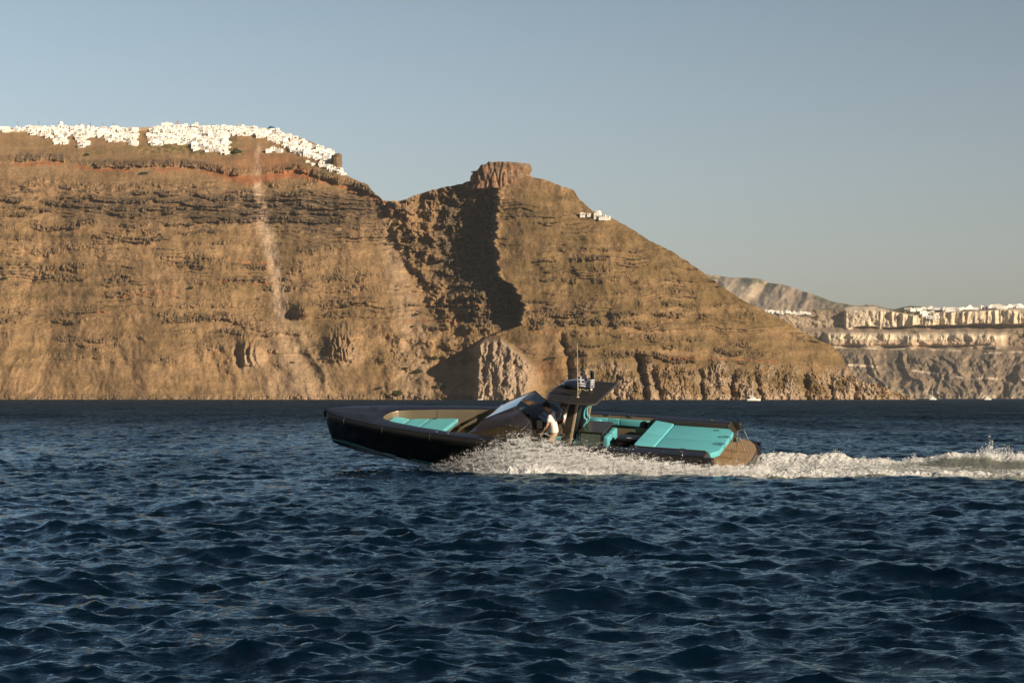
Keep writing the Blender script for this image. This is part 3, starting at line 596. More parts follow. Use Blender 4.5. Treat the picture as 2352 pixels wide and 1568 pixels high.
def build_boat():
    g = {}
    hullm = mat('black_gelcoat', (.006, .006, .007), rough=.16, coat=.6)
    deckm = mat('charcoal_deck_paint', (.014, .015, .022), rough=.36, bump=.05, bscale=300)
    railm = mat('black_rubber', (.014, .0135, .014), rough=.5, bump=.1, bscale=120)
    gold = mat('bronze_grey_paint', (.30, .245, .17), rough=.30, metal=.6, coat=.25, noise=.06, nscale=2)
    dark = mat('dark_bronze_paint', (.045, .036, .026), rough=.35, metal=.2, coat=.2)
    turq = mat('turquoise_vinyl', (.11, .43, .49), rough=.55, bump=.15, bscale=160, noise=.05, nscale=3)
    turq2 = mat('turquoise_piping', (.16, .58, .56), rough=.5)
    glass = bpy.data.materials.new('tinted_glass'); glass.use_nodes = True; gb = glass.node_tree.nodes['Principled BSDF']
    gb.inputs['Base Color'].default_value = (.36, .35, .42, 1); gb.inputs['Roughness'].default_value = .03; gb.inputs['Transmission Weight'].default_value = .92; gb.inputs['IOR'].default_value = 1.15
    glass2 = glass.copy(); glass2.name = 'lightly_tinted_glass'; glass2.node_tree.nodes['Principled BSDF'].inputs['Base Color'].default_value = (.80, .74, .76, 1)
    front = mat('mirror_tint_glass', (.66, .80, .90), rough=.10, metal=.9, coat=1.)
    steel = mat('polished_steel', (.72, .66, .58), rough=.18, metal=1.)
    blk = mat('black_plastic', (.012, .012, .013), rough=.35)
    teak = teak_material()
    white = mat('white_gelcoat', (.75, .74, .70), rough=.35)
    carbon = mat('carbon_panel', (.022, .019, .015), rough=.5, spec=.25, coat=.0, noise=.15, nscale=1.5)
    seam = mat('panel_seam', (.06, .055, .045), rough=.45)
    g['mats'] = dict(turq=turq, blk=blk, steel=steel, white=white, gold=gold, dark=dark)
    root = empty('motor_boat'); root.matrix_world = BM
    tag(root, 'long black open motor boat with turquoise cushions speeding left in front of the cliffs', 'boat')
    # --- hull: lofted sections
    xs = [-.02, .6, 1.3, 2.2, 3.5, 5, 6.5, 8, 9.2, 10.1, 11, 11.8, 12.4, 12.9, 13.25, 13.45, 13.56]
    keel = [(-.02, .02), (8, .0), (10.1, -.03), (11, .05), (12, .19), (12.9, .37), (13.3, .48), (13.45, .56), (13.56, 1.0)]
    rows = []
    for x in xs:
        b_ = she(x); k = float(np.interp(x, [p[0] for p in keel], [p[1] for p in keel])); top = sz(x) - .16 if x > .9 else .96
        t = max(0, (x - 8) / 5.6); c = b_ * (.90 - .42 * t ** 1.2); cz = k + (top - k) * (.34 + .02 * t)
        sec = [(x, 0, k)]
        for q in (.25, .5, .75, 1): sec.append((x, c * q, k + (cz - k) * (q ** (1.15))))
        sec.append((x, c + .05, cz + .02))
        for q in (.25, .5, .75, 1): sec.append((x - .0 * q, c + .05 + (b_ - .03 - c - .05) * q ** .8, cz + (top - cz) * q))
        rows.append(sec)
    full = [[(x, -y, z) for x, y, z in r[::-1]] + [p for p in r[1:]] for r in rows]
    m = MB().quads(full); ends = m.b.verts; m.b.verts.ensure_lookup_table()
    n = len(full[0]); m.b.faces.new([m.b.verts[i] for i in range(n)]); m.b.faces.new([m.b.verts[(len(full) - 1) * n + i] for i in range(n)][::-1])
    m.build('hull', hullm, root, True, 28)
    # boot stripe in turquoise, a thin raised band on both sides
    for s in (1, -1):
        m = MB(); pts = []
        for x in np.linspace(8.9, 13.47, 40):
            r_ = full_at(rows, x, float(np.interp(x, [9, 13.47], [.52, .66])))
            pts.append((x, s * (r_ + .006), float(np.interp(x, [9, 13.47], [.52, .66]))))
        m.tube(pts[:13], .013, 6); m.tube(pts[17:], .016, 6); m.build('boot_stripe', turq2, root)
    # rub rail: fat bulging band from the bow to the bulwark ends
    def outline(off, n=90, x0=.95):
        t = np.linspace(0, 1, n); xx = x0 + (13.66 - x0) * (1 - (1 - t) ** 1.8); xx[-1] = 13.66
        P = [(x, she(x)) for x in xx]; out = []
        for i, (x, y) in enumerate(P):
            if i == n - 1: out.append((x + off, 0)); continue
            a = P[max(i - 1, 0)]; b2 = P[i + 1]; d = Vector((b2[0] - a[0], b2[1] - a[1])).normalized()
            out.append((x - d.y * off * -1, y + d.x * off))
        return out
    prof = [(-.05, 0), (.045, -.03), (.075, -.09), (.065, -.17), (.02, -.235), (-.06, -.25)]
    sides = [outline(o) for o, z in prof]
    grid = []
    for i in range(len(sides[0])):
        grid.append([(sides[k][i][0], sides[k][i][1], sz(sides[k][i][0]) + prof[k][1]) for k in range(len(prof))])
    left = grid; right = [[(x, -y, z) for x, y, z in r] for r in grid[::-1]]
    m = MB().quads(left + right[1:])
    for s in (1, -1): m.box(.62, 1.0, s * 2.12 - .12, s * 2.12 + .10, 1.27, 1.53, .07, 3)
    m.build('rub_rail', railm, root, True, 50)
    # straps and joints across the rub rail
    for xj in (12.7, 11.2, 9.5, 7.9):
        for s in (1,):
            m = MB(); m.tube([(xj, s * (she(xj) + o), sz(xj) + z + .004) for o, z in [(-.02, .005), (.05, -.028), (.082, -.09), (.072, -.17), (.03, -.24)]], .008, 6); m.build('rail_strap', seam, root)
    # --- deck: ring between sheer and well, foredeck ahead of it
    xx = np.concatenate([np.linspace(.95, 3.2, 8), [3.25, 3.30], np.linspace(3.4, 11.3, 40), [11.42, 11.5, 11.58, 11.62], np.linspace(11.75, 13.6, 24)])
    for s in (1,):
        m = MB(); G = []
        for x in xx:
            i_ = inn(x) if x <= 11.62 else 0.0; o_ = she(x) - .03; z = sz(x)
            crown = .03 if x > 11.62 else .0
            G.append([(x, i_ + (o_ - i_) * q, z + .012 + crown * (1 - q * q) + (.015 * math.sin(math.pi * q))) for q in (0, .25, .5, .75, 1)])
        m.quads(G); m.quads([[(x, -y, z) for x, y, z in r] for r in G])
        m.build('deck', deckm, root, True, 40)
    # well sides: tall inner panels in bronze following the opening
    wx = [3.31] + list(np.linspace(3.4, 11.3, 50)) + [11.36, 11.42, 11.47, 11.52, 11.56, 11.59, 11.61, 11.62]
    wp = [(x, inn(x)) for x in wx]; wp = wp + [(x, -y) for x, y in wp[::-1][1:]]
    m = MB().quads([[(x, y, 1.56), (x - .01, y * .985, 1.52), (x - .02, y * .97, .72)] for x, y in wp]); m.build('inner_wall', gold, root, True, 40)
    m = MB().prism([(x, y * .975) for x, y in wp], .68, .72); m.build('cockpit_floor', dark, root)
    for s in (1, -1):                         # thick aft coamings with grille slots
        m = MB().box(.98, 3.27, s * 1.53 - .03, s * 1.53 + .03, .95, 1.585, .012, 2); c = m.build('aft_coaming', dark, root, True)
        m = MB()
        for k in range(24): m.box(1.75 + k * .045, 1.77 + k * .045, s * 1.497 - .004, s * 1.497 + .004, 1.36, 1.47)
        m.build('vent_grille', blk, c)
    m = MB().poly([(.93, 2.05, 1.562), (.62, 2.0, 1.1), (.62, 1.5, 1.08), (.98, 1.5, 1.57)]).poly([(.93, -2.05, 1.562), (.62, -2.0, 1.1), (.62, -1.5, 1.08), (.98, -1.5, 1.57)])
    m.b.free()
    for s in (1, -1):
        m = MB().prism([(1.0, 1.0), (1.0, 1.555), (.93, 1.555), (.60, 1.06), (.60, 1.0)], s * 1.50, s * 2.04, .01, 2, axis='y'); m.build('bulwark_end', dark, root)
    # --- swim platform
    pl = [(1.0, 2.02), (.55, 1.98), (.22, 1.78), (.0, 1.35), (-.12, .9), (-.17, 0), (-.12, -.9), (.0, -1.35), (.22, -1.78), (.55, -1.98), (1.0, -2.02)]
    m = MB().prism(pl[::-1], .70, 1.03, .03); ps = m.build('swim_platform', dark, root, True)
    m = MB().prism([(x * .97 + .03, y * .965) for x, y in pl][::-1], 1.035, 1.05); m.build('teak_deck', teak, ps)
    for s in (1, -1):
        m = MB(); q = [(.42, 1.93 * s, .93), (.22, 1.82 * s, .93), (.04, 1.42 * s, .93), (-.1, 1.0 * s, .93)]
        m.tube(bez(q), .115, 10); m.build('corner_fender', railm, ps, True)
    # transom under the pad, slanting aft
    m = MB().box(.80, 3.0, -1.49, 1.49, 1.0, 1.34, .03, taper=lambda x, y, z: (x + (.25 if (x < 1 and z < 1.2) else 0), y, z)); m.build('engine_hatch', dark, root)
    # --- sun pad aft: two mattresses and two raised headrests
    pad = empty('sun_pad', parent=root)
    for s in (1, -1):
        y0, y1 = (.012, 1.42) if s > 0 else (-1.42, -.012)
        out = [(.66, s * .012), (2.58, s * .012), (2.58, s * 1.42), (.86, s * 1.42), (.66, s * 1.05)]
        m = MB().prism(out, 1.31, 1.485, .03, 3); mm = m.build('mattress', turq, pad, True)
        m = MB().box(2.6, 3.08, min(y0, y1), max(y0, y1), 1.34, 1.60, .035, 3, taper=lambda x, y, z: (x + (.10 if z > 1.45 and x > 2.8 else 0), y, z + (-.07 if (z > 1.45 and x < 2.8) else 0)))
        m.build('headrest', turq, pad, True)
        m = MB().tube([(.70, s * .42, 1.49), (.95, s * .32, 1.492), (1.0, s * .42, 1.492), (.72, s * .52, 1.49), (.64, s * .52, 1.42)], .008, 6); m.build('pull_strap', blk, pad)
    for xq, yq in ((1.2, -1.1), (1.75, 1.18)):
        m = MB()
        for k in (-1, 1): m.lathe([(.035, 0), (.035, .012)], (xq + k * .05, yq, 1.486), 12)
        m.box(xq - .05, xq + .05, yq - .008, yq + .008, 1.487, 1.5); m.build('snap_buckle', blk, pad)
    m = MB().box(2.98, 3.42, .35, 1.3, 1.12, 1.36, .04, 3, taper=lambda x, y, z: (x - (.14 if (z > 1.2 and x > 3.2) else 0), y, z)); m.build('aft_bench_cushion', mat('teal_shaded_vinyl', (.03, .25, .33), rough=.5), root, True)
    # --- bow mattress
    def bmw(x): return max(.05, inn(x) - .13)
    bow = empty('bow_pad', parent=root)
    for x0, x1, zt in ((9.56, 10.42, 0), (10.44, 11.02, 0), (11.04, 11.46, 1)):
        xs_ = np.linspace(x0, x1, 8); out = [(x, bmw(x)) for x in xs_] + [(x, -bmw(x)) for x in xs_[::-1]]
        m = MB().prism(out[::-1], 1.17, 1.30, .025, 3, f=(lambda x, y, z: (x, y, z + (x - 11.04) * .28)) if zt else None)
        m.build('bow_mattress', turq, bow, True)
    out = [(9.50, 1.16), (11.5, .5), (11.55, 0), (11.5, -.5), (9.50, -1.16)]
    m = MB().prism(out[::-1], .74, 1.165); m.build('bow_base', gold, root)
    m = MB().tube([(10.3, -.95, 1.31), (10.3, -.82, 1.325), (10.22, -.82, 1.325), (10.22, -.95, 1.31)], .012, 6); m.build('pull_strap', blk, bow)
    m = MB().box(8.75, 9.49, -1.2, 1.2, .73, .95, .02).box(8.4, 8.76, -1.1, 1.1, .73, .82, .02); m.build('bow_step', dark, root, True)
    # --- console
    def cons(x, y, z): return (x, y, z)
    side = [(8.72, .73), (8.72, 1.30), (8.45, 1.50), (7.18, 1.86), (6.16, 1.70), (6.10, 1.62), (6.12, 1.36), (6.35, 1.22), (6.5, .73)]
    m = MB().prism(side[::-1], -1.16, 1.16, .03, 3, axis='y'); m.build('console', dark, root, True)
    for s in (1, -1):
        m = MB().poly([(8.5, s * 1.170, 1.44), (7.2, s * 1.170, 1.80), (7.2, s * 1.170, 1.22), (8.5, s * 1.170, 1.22)], .004).poly([(7.17, s * 1.170, 1.79), (6.2, s * 1.170, 1.64), (6.2, s * 1.170, 1.40), (7.17, s * 1.170, 1.24)], .004)
        m.build('console_side_panel', mat('brown_grey_panel', (.085, .068, .045), rough=.32, metal=.3, coat=.3) if s > 0 else bpy.data.materials['brown_grey_panel'], root)
    m = MB().tube([(6.2, 1.17, 1.66), (6.13, 1.17, 1.60), (6.13, 1.17, 1.42), (6.2, 1.17, 1.37)], .02, 8); m.build('console_trim', steel, root)
    # dashboard block with screens facing aft
    m = MB().prism([(7.35, 1.78), (7.2, 1.94), (6.75, 2.05), (6.38, 2.07), (6.10, 1.86), (6.14, 1.70)][::-1], -.95, .95, .04, 3, axis='y'); db = m.build('dashboard', mat('matt_black_dash', (.014, .014, .02), rough=.5), root, True)
    scr = mat('dark_screen', (.03, .035, .04), rough=.08, coat=1.)
    for yy in (.22, .62, -.3):
        m = MB().poly([(6.355, yy + .17, 2.062), (6.355, yy - .17, 2.062), (6.12, yy - .17, 1.887), (6.12, yy + .17, 1.887)], -.02); f_ = m.build('screen', scr, db)
    m = MB().box(6.15, 6.32, .955, .965, 1.74, 2.0, .004); m.build('switch_panel', mat('ivory_switches', (.42, .38, .30), rough=.4), db)
    m = MB(); m.lathe([(.0, -.07), (.05, -.05), (.072, 0), (.05, .05), (.001, .07)], (6.64, .78, 2.12), 20); m.build('compass', mat('chrome_black_ball', (.02, .02, .025), rough=.06, coat=1), db, True)
    # wheel
    whm = Matrix.Translation((5.98, .45, 1.93)) @ Matrix.Rotation(R(-65), 4, 'Y')
    m = MB(); m.tube([whm @ Vector((.19 * math.cos(a), .19 * math.sin(a), 0)) for a in np.linspace(0, 2 * math.pi, 25)], .016, 8)
    for a in (0, 2.1, 4.2): m.tube([whm @ Vector((0, 0, -.02)), whm @ Vector((.19 * math.cos(a), .19 * math.sin(a), 0))], .012, 6)
    m.tube([whm @ Vector((0, 0, 0)), (6.14, .45, 1.87)], .03, 8); m.build('steering_wheel', blk, root, True)
    # windshield: mirror-tinted front, smoked sides
    m = MB(); F0 = [(8.62, 0, 1.40), (8.40, .55, 1.55), (8.02, 1.02, 1.93)]
    A = [(8.06, 1.02, 1.90), (8.40, .55, 1.56), (8.60, 0, 1.42), (8.40, -.55, 1.56), (8.06, -1.02, 1.90)]
    Bm = [(7.55, 1.02, 2.14), (7.70, .55, 2.12), (7.78, 0, 2.11), (7.70, -.55, 2.12), (7.55, -1.02, 2.14)]
    T_ = [(6.97, 1.0, 2.40), (7.0, .5, 2.42), (7.02, 0, 2.43), (7.0, -.5, 2.42), (6.97, -1.0, 2.40)]
    m.quads([A, Bm, T_]); bmesh.ops.solidify(m.b, geom=m.b.faces[:], thickness=.012); ws = m.build('windshield', front, root, True, 30)
    for s in (1, -1):
        m = MB().poly([(8.06, s * 1.025, 1.88), (7.55, s * 1.03, 2.12), (6.97, s * 1.01, 2.385), (6.48, s * 1.04, 1.96), (6.40, s * 1.10, 1.76), (7.18, s * 1.12, 1.87), (8.3, s * 1.10, 1.55)], .008); m.build('side_glass', glass if s > 0 else glass2, root)
        m = MB().tube([(8.06, s * 1.025, 1.9), (7.55, s * 1.03, 2.14), (6.97, s * 1.01, 2.40), (6.48, s * 1.04, 1.97)], .014, 6); m.build('glass_frame', blk, ws)
    # --- hard top on two raked pillars
    out = [(4.36, -1.42), (4.36, 1.30), (4.48, 1.44), (5.30, 1.40), (5.95, 1.16), (6.12, .4), (6.12, -.4), (5.95, -1.2), (5.3, -1.42)]
    m = MB().prism([(x, y) for x, y in out], 2.69, 2.725, .01, 2); top = m.build('hard_top', mat('bronze_top_edge', (.10, .09, .07), rough=.35, metal=.5), root, True)
    cx_, cy_ = 5.2, 0
    m = MB().prism([(cx_ + (x - cx_) * .93, y * .95) for x, y in out], 2.722, 2.732); sp = m.build('roof_panel', carbon, top)
    m = MB()
    for yy in (-.72, 0, .72): m.box(4.48, 5.98, yy - .006, yy + .006, 2.732, 2.737)
    m.box(5.22, 5.234, -1.3, 1.3, 2.7325, 2.7375); m.build('panel_seams', seam, top)
    for s in (1, -1):
        m = MB().prism([(5.76, .74), (5.42, .74), (5.07, 2.66), (5.27, 2.66)], s * .93 - .035, s * .93 + .035, .015, 2, axis='y'); p_ = m.build('roof_pillar', dark, root, True)
        m = MB().prism([(5.43, .80), (5.35, .80), (5.01, 2.64), (5.08, 2.64)], s * .93 - .045, s * .93 + .045, .012, 2, axis='y'); m.build('pillar_edge', mat('champagne_trim', (.55, .45, .32), rough=.35, metal=.4) if s > 0 else bpy.data.materials['champagne_trim'], p_, True)
    m = MB().lathe([(.30, 0), (.34, .03), (.35, .09), (.31, .15), (.2, .19), (.05, .205)], (5.56, -.52, 2.735), 32); m.build('radar_dome', mat('navy_black_gloss', (.012, .016, .028), rough=.12, coat=1), root, True)
    m = MB().tube([(5.10, -.62, 2.72), (5.08, -.62, 2.9), (5.02, -.60, 3.02)], .03, 10).lathe([(.055, 0), (.055, .12), (.06, .13), (.06, .24), (.055, .25)], (5.0, -.6, 3.0), 16)
    nl = m.build('navigation_light', blk, root, True)
    m = MB().lathe([(.058, 0), (.058, .035)], (5.0, -.6, 3.165), 16); m.build('lens', white, nl)
    m = MB().lathe([(.04, 0), (.05, .04), (.03, .1), (.008, .12)], (4.95, -.25, 2.735), 14); m.build('antenna', white, root, True)
    m = MB().tube([(5.10, .70, 2.735), (5.105, .70, 3.4), (5.11, .70, 4.41)], [.011, .010, .006], 8).lathe([(.05, 0), (.05, .012)], (5.10, .70, 2.735), 12); m.build('flag_pole', mat('cream_fibreglass', (.62, .52, .36), rough=.4), root)
    m = MB(); rp = [(5.10 - .10 * math.sin(k * .7) * (k / 12) - .02 * k, .70, 3.02 - .035 * abs(math.sin(k * 1.1)) * 2) for k in range(14)]
    m.tube(rp, .008, 6); m.tube([(5.09, .7, 3.0), (5.03, .7, 2.93), (5.04, .7, 2.86), (5.10, .7, 2.82)], .007, 6); m.build('halyard', mat('pale_yellow_cord', (.62, .55, .28), rough=.7), root)
    # --- helm seats, bolster and wet bar behind them
    for yy in (.42, -.42):
        st = empty('helm_seat', parent=root)
        m = MB().box(5.28, 5.40, yy - .24, yy + .24, 1.35, 2.38, .04, 2, taper=lambda x, y, z: (x - (.20 if z > 2 else 0), y, z)); m.build('seat_shell', blk, st, True)
        m = MB().box(5.405, 5.47, yy - .22, yy + .22, 1.42, 1.98, .03, 2, taper=lambda x, y, z: (x - (.10 if z > 1.7 else 0), y, z)).box(5.27, 5.34, yy - .2, yy + .2, 2.02, 2.36, .03, 2, taper=lambda x, y, z: (x - (.06 if z > 2.2 else 0), y, z)); m.build('backrest', turq, st, True)
        m = MB().box(5.40, 5.82, yy - .24, yy + .24, 1.30, 1.42, .04, 2); m.build('seat_cushion', turq, st, True)
        m = MB().box(5.45, 5.7, yy - .1, yy + .1, .74, 1.30, .02); m.build('pedestal', blk, st)
    # turquoise edged frame of the seat backs seen through the pillars
    m = MB()
    for yy in (.05, -.3): m.tube(bez([(4.92, yy, 2.42), (4.94, yy, 2.30), (5.08, yy, 2.18), (5.10, yy, 1.92), (4.98, yy, 1.86), (5.14, yy, 1.62), (5.16, yy, 1.5)]), .028, 8)
    m.build('turquoise_piping_frame', turq, root, True)
    bar = empty('wet_bar', parent=root)
    m = MB().box(4.38, 5.08, -.62, .60, .74, 1.62, .02, 2); m.build('cabinet', blk, bar)
    m = MB().box(4.34, 5.12, -.66, .64, 1.625, 1.66, .012, 2); m.build('counter_top', dark, bar)
    m = MB().box(4.42, 5.04, .602, .612, 1.18, 1.60); m.build('cabinet_side', mat('grey_green_panel', (.10, .135, .115), rough=.25, coat=.6), bar)
    m = MB().box(4.40, 5.30, .55, .66, 1.09, 1.165, .02, 2); m.build('footrest_cushion', turq, bar, True)
    for yy in (.28, -.35): m = MB().box(5.06, 5.36, yy - .27, yy + .27, 1.14, 1.56, .05, 3, taper=lambda x, y, z: (x - (.20 if (z > 1.4 and x > 5.2) else 0), y, z)); m.build('aft_seat_back', turq, bar, True)
    for yy in (.28, -.35): m = MB().box(4.20, 4.36, yy - .26, yy + .26, 1.18, 1.5, .05, 3); m.build('bolster', turq, bar, True)
    m = MB().box(4.7, 5.05, -1.1, -.72, 1.22, 1.62, .08, 3, taper=lambda x, y, z: (x + (.12 if z > 1.4 and x < 4.9 else 0), y, z)); m.build('side_seat_back', turq, root, True)
    # --- padded backrest along the far side with speaker
    for s in (1, -1):
        if s > 0: continue
        br = empty('side_backrest', parent=root)
        m = MB().box(4.78, 5.36, -1.72, -1.64, 1.28, 1.49, .03, 2); m.build('pad', turq, br, True)
        q = MB(); q.box(4.40, 4.77, -1.72, -1.65, 1.28, 1.49, .03, 2)
        for k in range(7): q.tube([(4.43 + k * .05, -1.648, 1.30), (4.43 + k * .05 + .04, -1.648, 1.47)], .008, 5)
        for k in range(6): q.tube([(4.44 + k * .055 + .04, -1.647, 1.30), (4.44 + k * .055, -1.647, 1.47)], .008, 5)
        q.build('quilted_pad', turq, br, True)
        m = MB().box(3.42, 4.39, -1.72, -1.64, 1.28, 1.49, .03, 2); m.build('pad', turq, br, True)
        m = MB().lathe([(.105, 0), (.105, .02), (.08, .03), (.03, .02)], n=24, mtx=Matrix.Translation((3.60, -1.645, 1.385)) @ Matrix.Rotation(R(-90), 4, 'X')); m.build('speaker', blk, br, True)
        m = MB().box(3.34, 5.4, -1.72, -1.68, 1.245, 1.275); m.build('pad_rail', blk, br)
    for xx_ in (4.78, 4.02): m = MB().tube(bez([(xx_ + .06, -1.70, 1.57), (xx_ + .03, -1.70, 1.64), (xx_ - .03, -1.70, 1.62), (xx_ - .05, -1.70, 1.57)]), .016, 8); m.build('grab_handle', steel, root, True)
    # --- cleats
    for xc, yc in ((1.50, -1.86), (1.62, 1.88), (12.2, .5), (12.2, -.5)):
        z = 1.585; m = MB().box(xc - .05, xc + .05, yc - .05, yc + .05, z - .01, z + .01, .004).tube([(xc - .03, yc, z), (xc - .03, yc, z + .06)], .012, 6).tube([(xc + .03, yc, z), (xc + .03, yc, z + .06)], .012, 6).tube([(xc - .13, yc, z + .075), (xc, yc, z + .062), (xc + .13, yc, z + .075)], .014, 8); m.build('cleat', steel, root, True)
    for xc, yc in ((3.3, 1.9), (8.95, 1.66), (9.35, 1.58), (12.75, .1), (12.9, -.35)): m = MB().lathe([(.05, 0), (.045, .012), (.02, .012)], (xc, yc, 1.59), 16); m.build('deck_fitting', steel, root)
    m = MB().box(12.05, 12.4, .03, .07, 1.605, 1.61).box(12.45, 12.55, .06, .1, 1.606, 1.611); m.build('deck_hatch_trim', seam, root)
    m = MB().lathe([(.03, 0), (.03, .02), (.01, .02)], n=12, mtx=Matrix.Translation((10.35, 1.33, .62)) @ Matrix.Rotation(R(-90), 4, 'X')); m.build('hull_drain', steel, root)
    # --- boarding handrails
    for yy, o in ((.42, 0), (-.36, -.02)):
        m = MB().tube(bez([(.41, yy, 1.05), (.41, yy, 1.72), (.30, yy, 1.79), (.19, yy, 1.74), (.02, yy, 1.32), (-.02, yy, 1.05)]), .017, 10); m.build('boarding_rail', steel, root, True)
    m = MB().tube(bez([(-.06, 1.02, .95), (-.12, 1.06, 1.0), (-.16, 1.12, .92), (-.1, 1.1, .86), (-.06, 1.02, .95)]), .018, 8); m.build('tow_ring', white, root, True)
    return g
def full_at(rows, x, z):
    """hull half-breadth at height z, station x"""
    xs = [r[0][0] for r in rows]; i = max(0, min(len(xs) - 2, int(np.searchsorted(xs, x)) - 1)); t = (x - xs[i]) / (xs[i + 1] - xs[i])
    def hb(r): return float(np.interp(z, [p[2] for p in r], [p[1] for p in r]))
    return hb(rows[i]) * (1 - t) + hb(rows[i + 1]) * t
def teak_material():
    m = mat('teak', (.40, .25, .135), rough=.6); t = m.node_tree; b = t.nodes['Principled BSDF']
    tc = t.nodes.new('ShaderNodeTexCoord'); s = t.nodes.new('ShaderNodeSeparateXYZ'); t.links.new(tc.outputs['Object'], s.inputs[0])
    a = t.nodes.new('ShaderNodeMath'); a.operation = 'MULTIPLY'; a.inputs[1].default_value = 1 / .06; t.links.new(s.outputs['Y'], a.inputs[0])
    f = t.nodes.new('ShaderNodeMath'); f.operation = 'FRACT'; t.links.new(a.outputs[0], f.inputs[0])
    l = t.nodes.new('ShaderNodeMath'); l.operation = 'LESS_THAN'; l.inputs[1].default_value = .09; t.links.new(f.outputs[0], l.inputs[0])
    n = t.nodes.new('ShaderNodeTexNoise'); n.inputs['Scale'].default_value = 6; n.inputs['Detail'].default_value = 6
    mp = t.nodes.new('ShaderNodeMapping'); mp.inputs['Scale'].default_value = (1, 9, 1); t.links.new(tc.outputs['Object'], mp.inputs[0]); t.links.new(mp.outputs[0], n.inputs['Vector'])
    r = t.nodes.new('ShaderNodeValToRGB'); r.color_ramp.elements[0].position = .3; r.color_ramp.elements[1].position = .7
    r.color_ramp.elements[0].color = (.27, .165, .085, 1); r.color_ramp.elements[1].color = (.44, .29, .16, 1); t.links.new(n.outputs['Fac'], r.inputs[0])
    x = t.nodes.new('ShaderNodeMix'); x.data_type = 'RGBA'; t.links.new(l.outputs[0], x.inputs[0]); t.links.new(r.outputs[0], x.inputs[6]); x.inputs[7].default_value = (.03, .025, .02, 1)
    t.links.new(x.outputs[2], b.inputs['Base Color']); return m
def build_on_boat(g):
    M_ = g['mats']
    # cool box
    o = empty('cool_box'); o.matrix_world = BM @ Matrix.Translation((3.62, .12, .74))
    tag(o, 'black ribbed cool box standing on the cockpit floor between wet bar and sun pad', 'cool box')
    m = MB().box(-.36, .36, -.26, .26, 0, .60, .05, 3)
    for k in (-1, 1): m.box(-.30, .30, k * .262 - .006, k * .262 + .006, .1, .5, .005)
    m.build('body', M_['blk'], o, True)
    m = MB().box(-.38, .38, -.28, .28, .605, .70, .04, 3); m.build('lid', M_['blk'], o, True)
    m = MB().box(-.07, .07, .1, .14, .701, .704); m.build('badge', M_['white'], o)
    m = MB().box(.20, .245, .269, .274, .36, .46); m.build('badge', M_['white'], o)
    m = MB().tube(bez([(-.39, -.12, .45), (-.43, -.12, .42), (-.43, .12, .42), (-.39, .12, .45)]), .012, 6); m.build('handle', M_['blk'], o)
    # flag
    fl = empty('flag'); fl.matrix_world = BM @ Matrix.Translation((5.11, .70, 3.05))
    tag(fl, 'blue and white striped flag with white cross, flying from the boat pole', 'flag')
    nx, nz = 54, 36; V = []; F = []; w, h = .53, .33
    for j in range(nz + 1):
        for i in range(nx + 1):
            u = i / nx; v = j / nz
            V.append((-.01 - u * w * .97, .030 * math.sin(u * 9 + v * 1.6) * u ** .6 + .012 * math.sin(u * 21 - v * 4) * u, v * h * (1 - .10 * u) - .02 * u + .012 * math.sin(u * 8) * u))
    blue = mat('flag_blue', (.012, .035, .16), rough=.8); whi = mat('flag_white', (.78, .78, .76), rough=.8)
    me = bpy.data.meshes.new('cloth'); me.from_pydata(V, [], [(j * (nx + 1) + i, j * (nx + 1) + i + 1, (j + 1) * (nx + 1) + i + 1, (j + 1) * (nx + 1) + i) for j in range(nz) for i in range(nx)])
    me.materials.append(blue); me.materials.append(whi)
    k = 0
    for j in range(nz):
        for i in range(nx):
            u = (i + .5) / nx; v = (j + .5) / nz; stripe = int((1 - v) * 9)      # nine stripes from the top, blue first
            wh = stripe % 2 == 1
            if u < .37 and v > 4 / 9:
                vv = (v - 4 / 9) / (5 / 9); wh = abs(vv - .5) < .1 or abs(u / .37 - .5) < .1
            me.polygons[k].material_index = 1 if wh else 0; me.polygons[k].use_smooth = True; k += 1
    o = bpy.data.objects.new('cloth', me); COL.objects.link(o); o.parent = fl
    sm = o.modifiers.new('thick', 'SOLIDIFY'); sm.thickness = .002
# ------------------------------------------------------------------ the people aboard
def skinned(name, chains, material, parent, sub=2, root_i=0):
    """chains: lists of (point, radius); the first point of a chain may be an int, the index of an existing vertex"""
    V, E, Rr = [], [], []
    for ch in chains:
        prev = None
        for c in ch:
            if isinstance(c, int): prev = c; continue
            V.append(c[0]); Rr.append(c[1]); i = len(V) - 1
            if prev is not None: E.append((prev, i))
            prev = i
    me = bpy.data.meshes.new(name); me.from_pydata(V, E, []); me.update()
    o = bpy.data.objects.new(name, me); COL.objects.link(o); o.parent = parent
    me.materials.append(material)
    md = o.modifiers.new('skin', 'SKIN'); md.use_smooth_shade = True; md.branch_smoothing = .3
    sv = me.skin_vertices[0].data if me.skin_vertices else None
    if sv is None:
        bm = bmesh.new(); bm.from_mesh(me); bm.verts.layers.skin.verify(); bm.to_mesh(me); bm.free(); sv = me.skin_vertices[0].data
    for i, r in enumerate(Rr):
        sv[i].radius = (r, r) if not isinstance(r, tuple) else r; sv[i].use_root = (i == root_i)
    s = o.modifiers.new('sub', 'SUBSURF'); s.levels = sub; s.render_levels = sub
    return o
def hand(chains, wrist_i, w, d, up, side, r=.0088):
    """palm and five bent fingers; d = pointing direction, up = back of the hand, side = towards the thumb"""
    w = Vector(w); d = Vector(d).normalized(); up = Vector(up).normalized(); side = Vector(side).normalized()
    palm = w + d * .075
    chains.append([wrist_i, (tuple(palm), .024)]); return palm
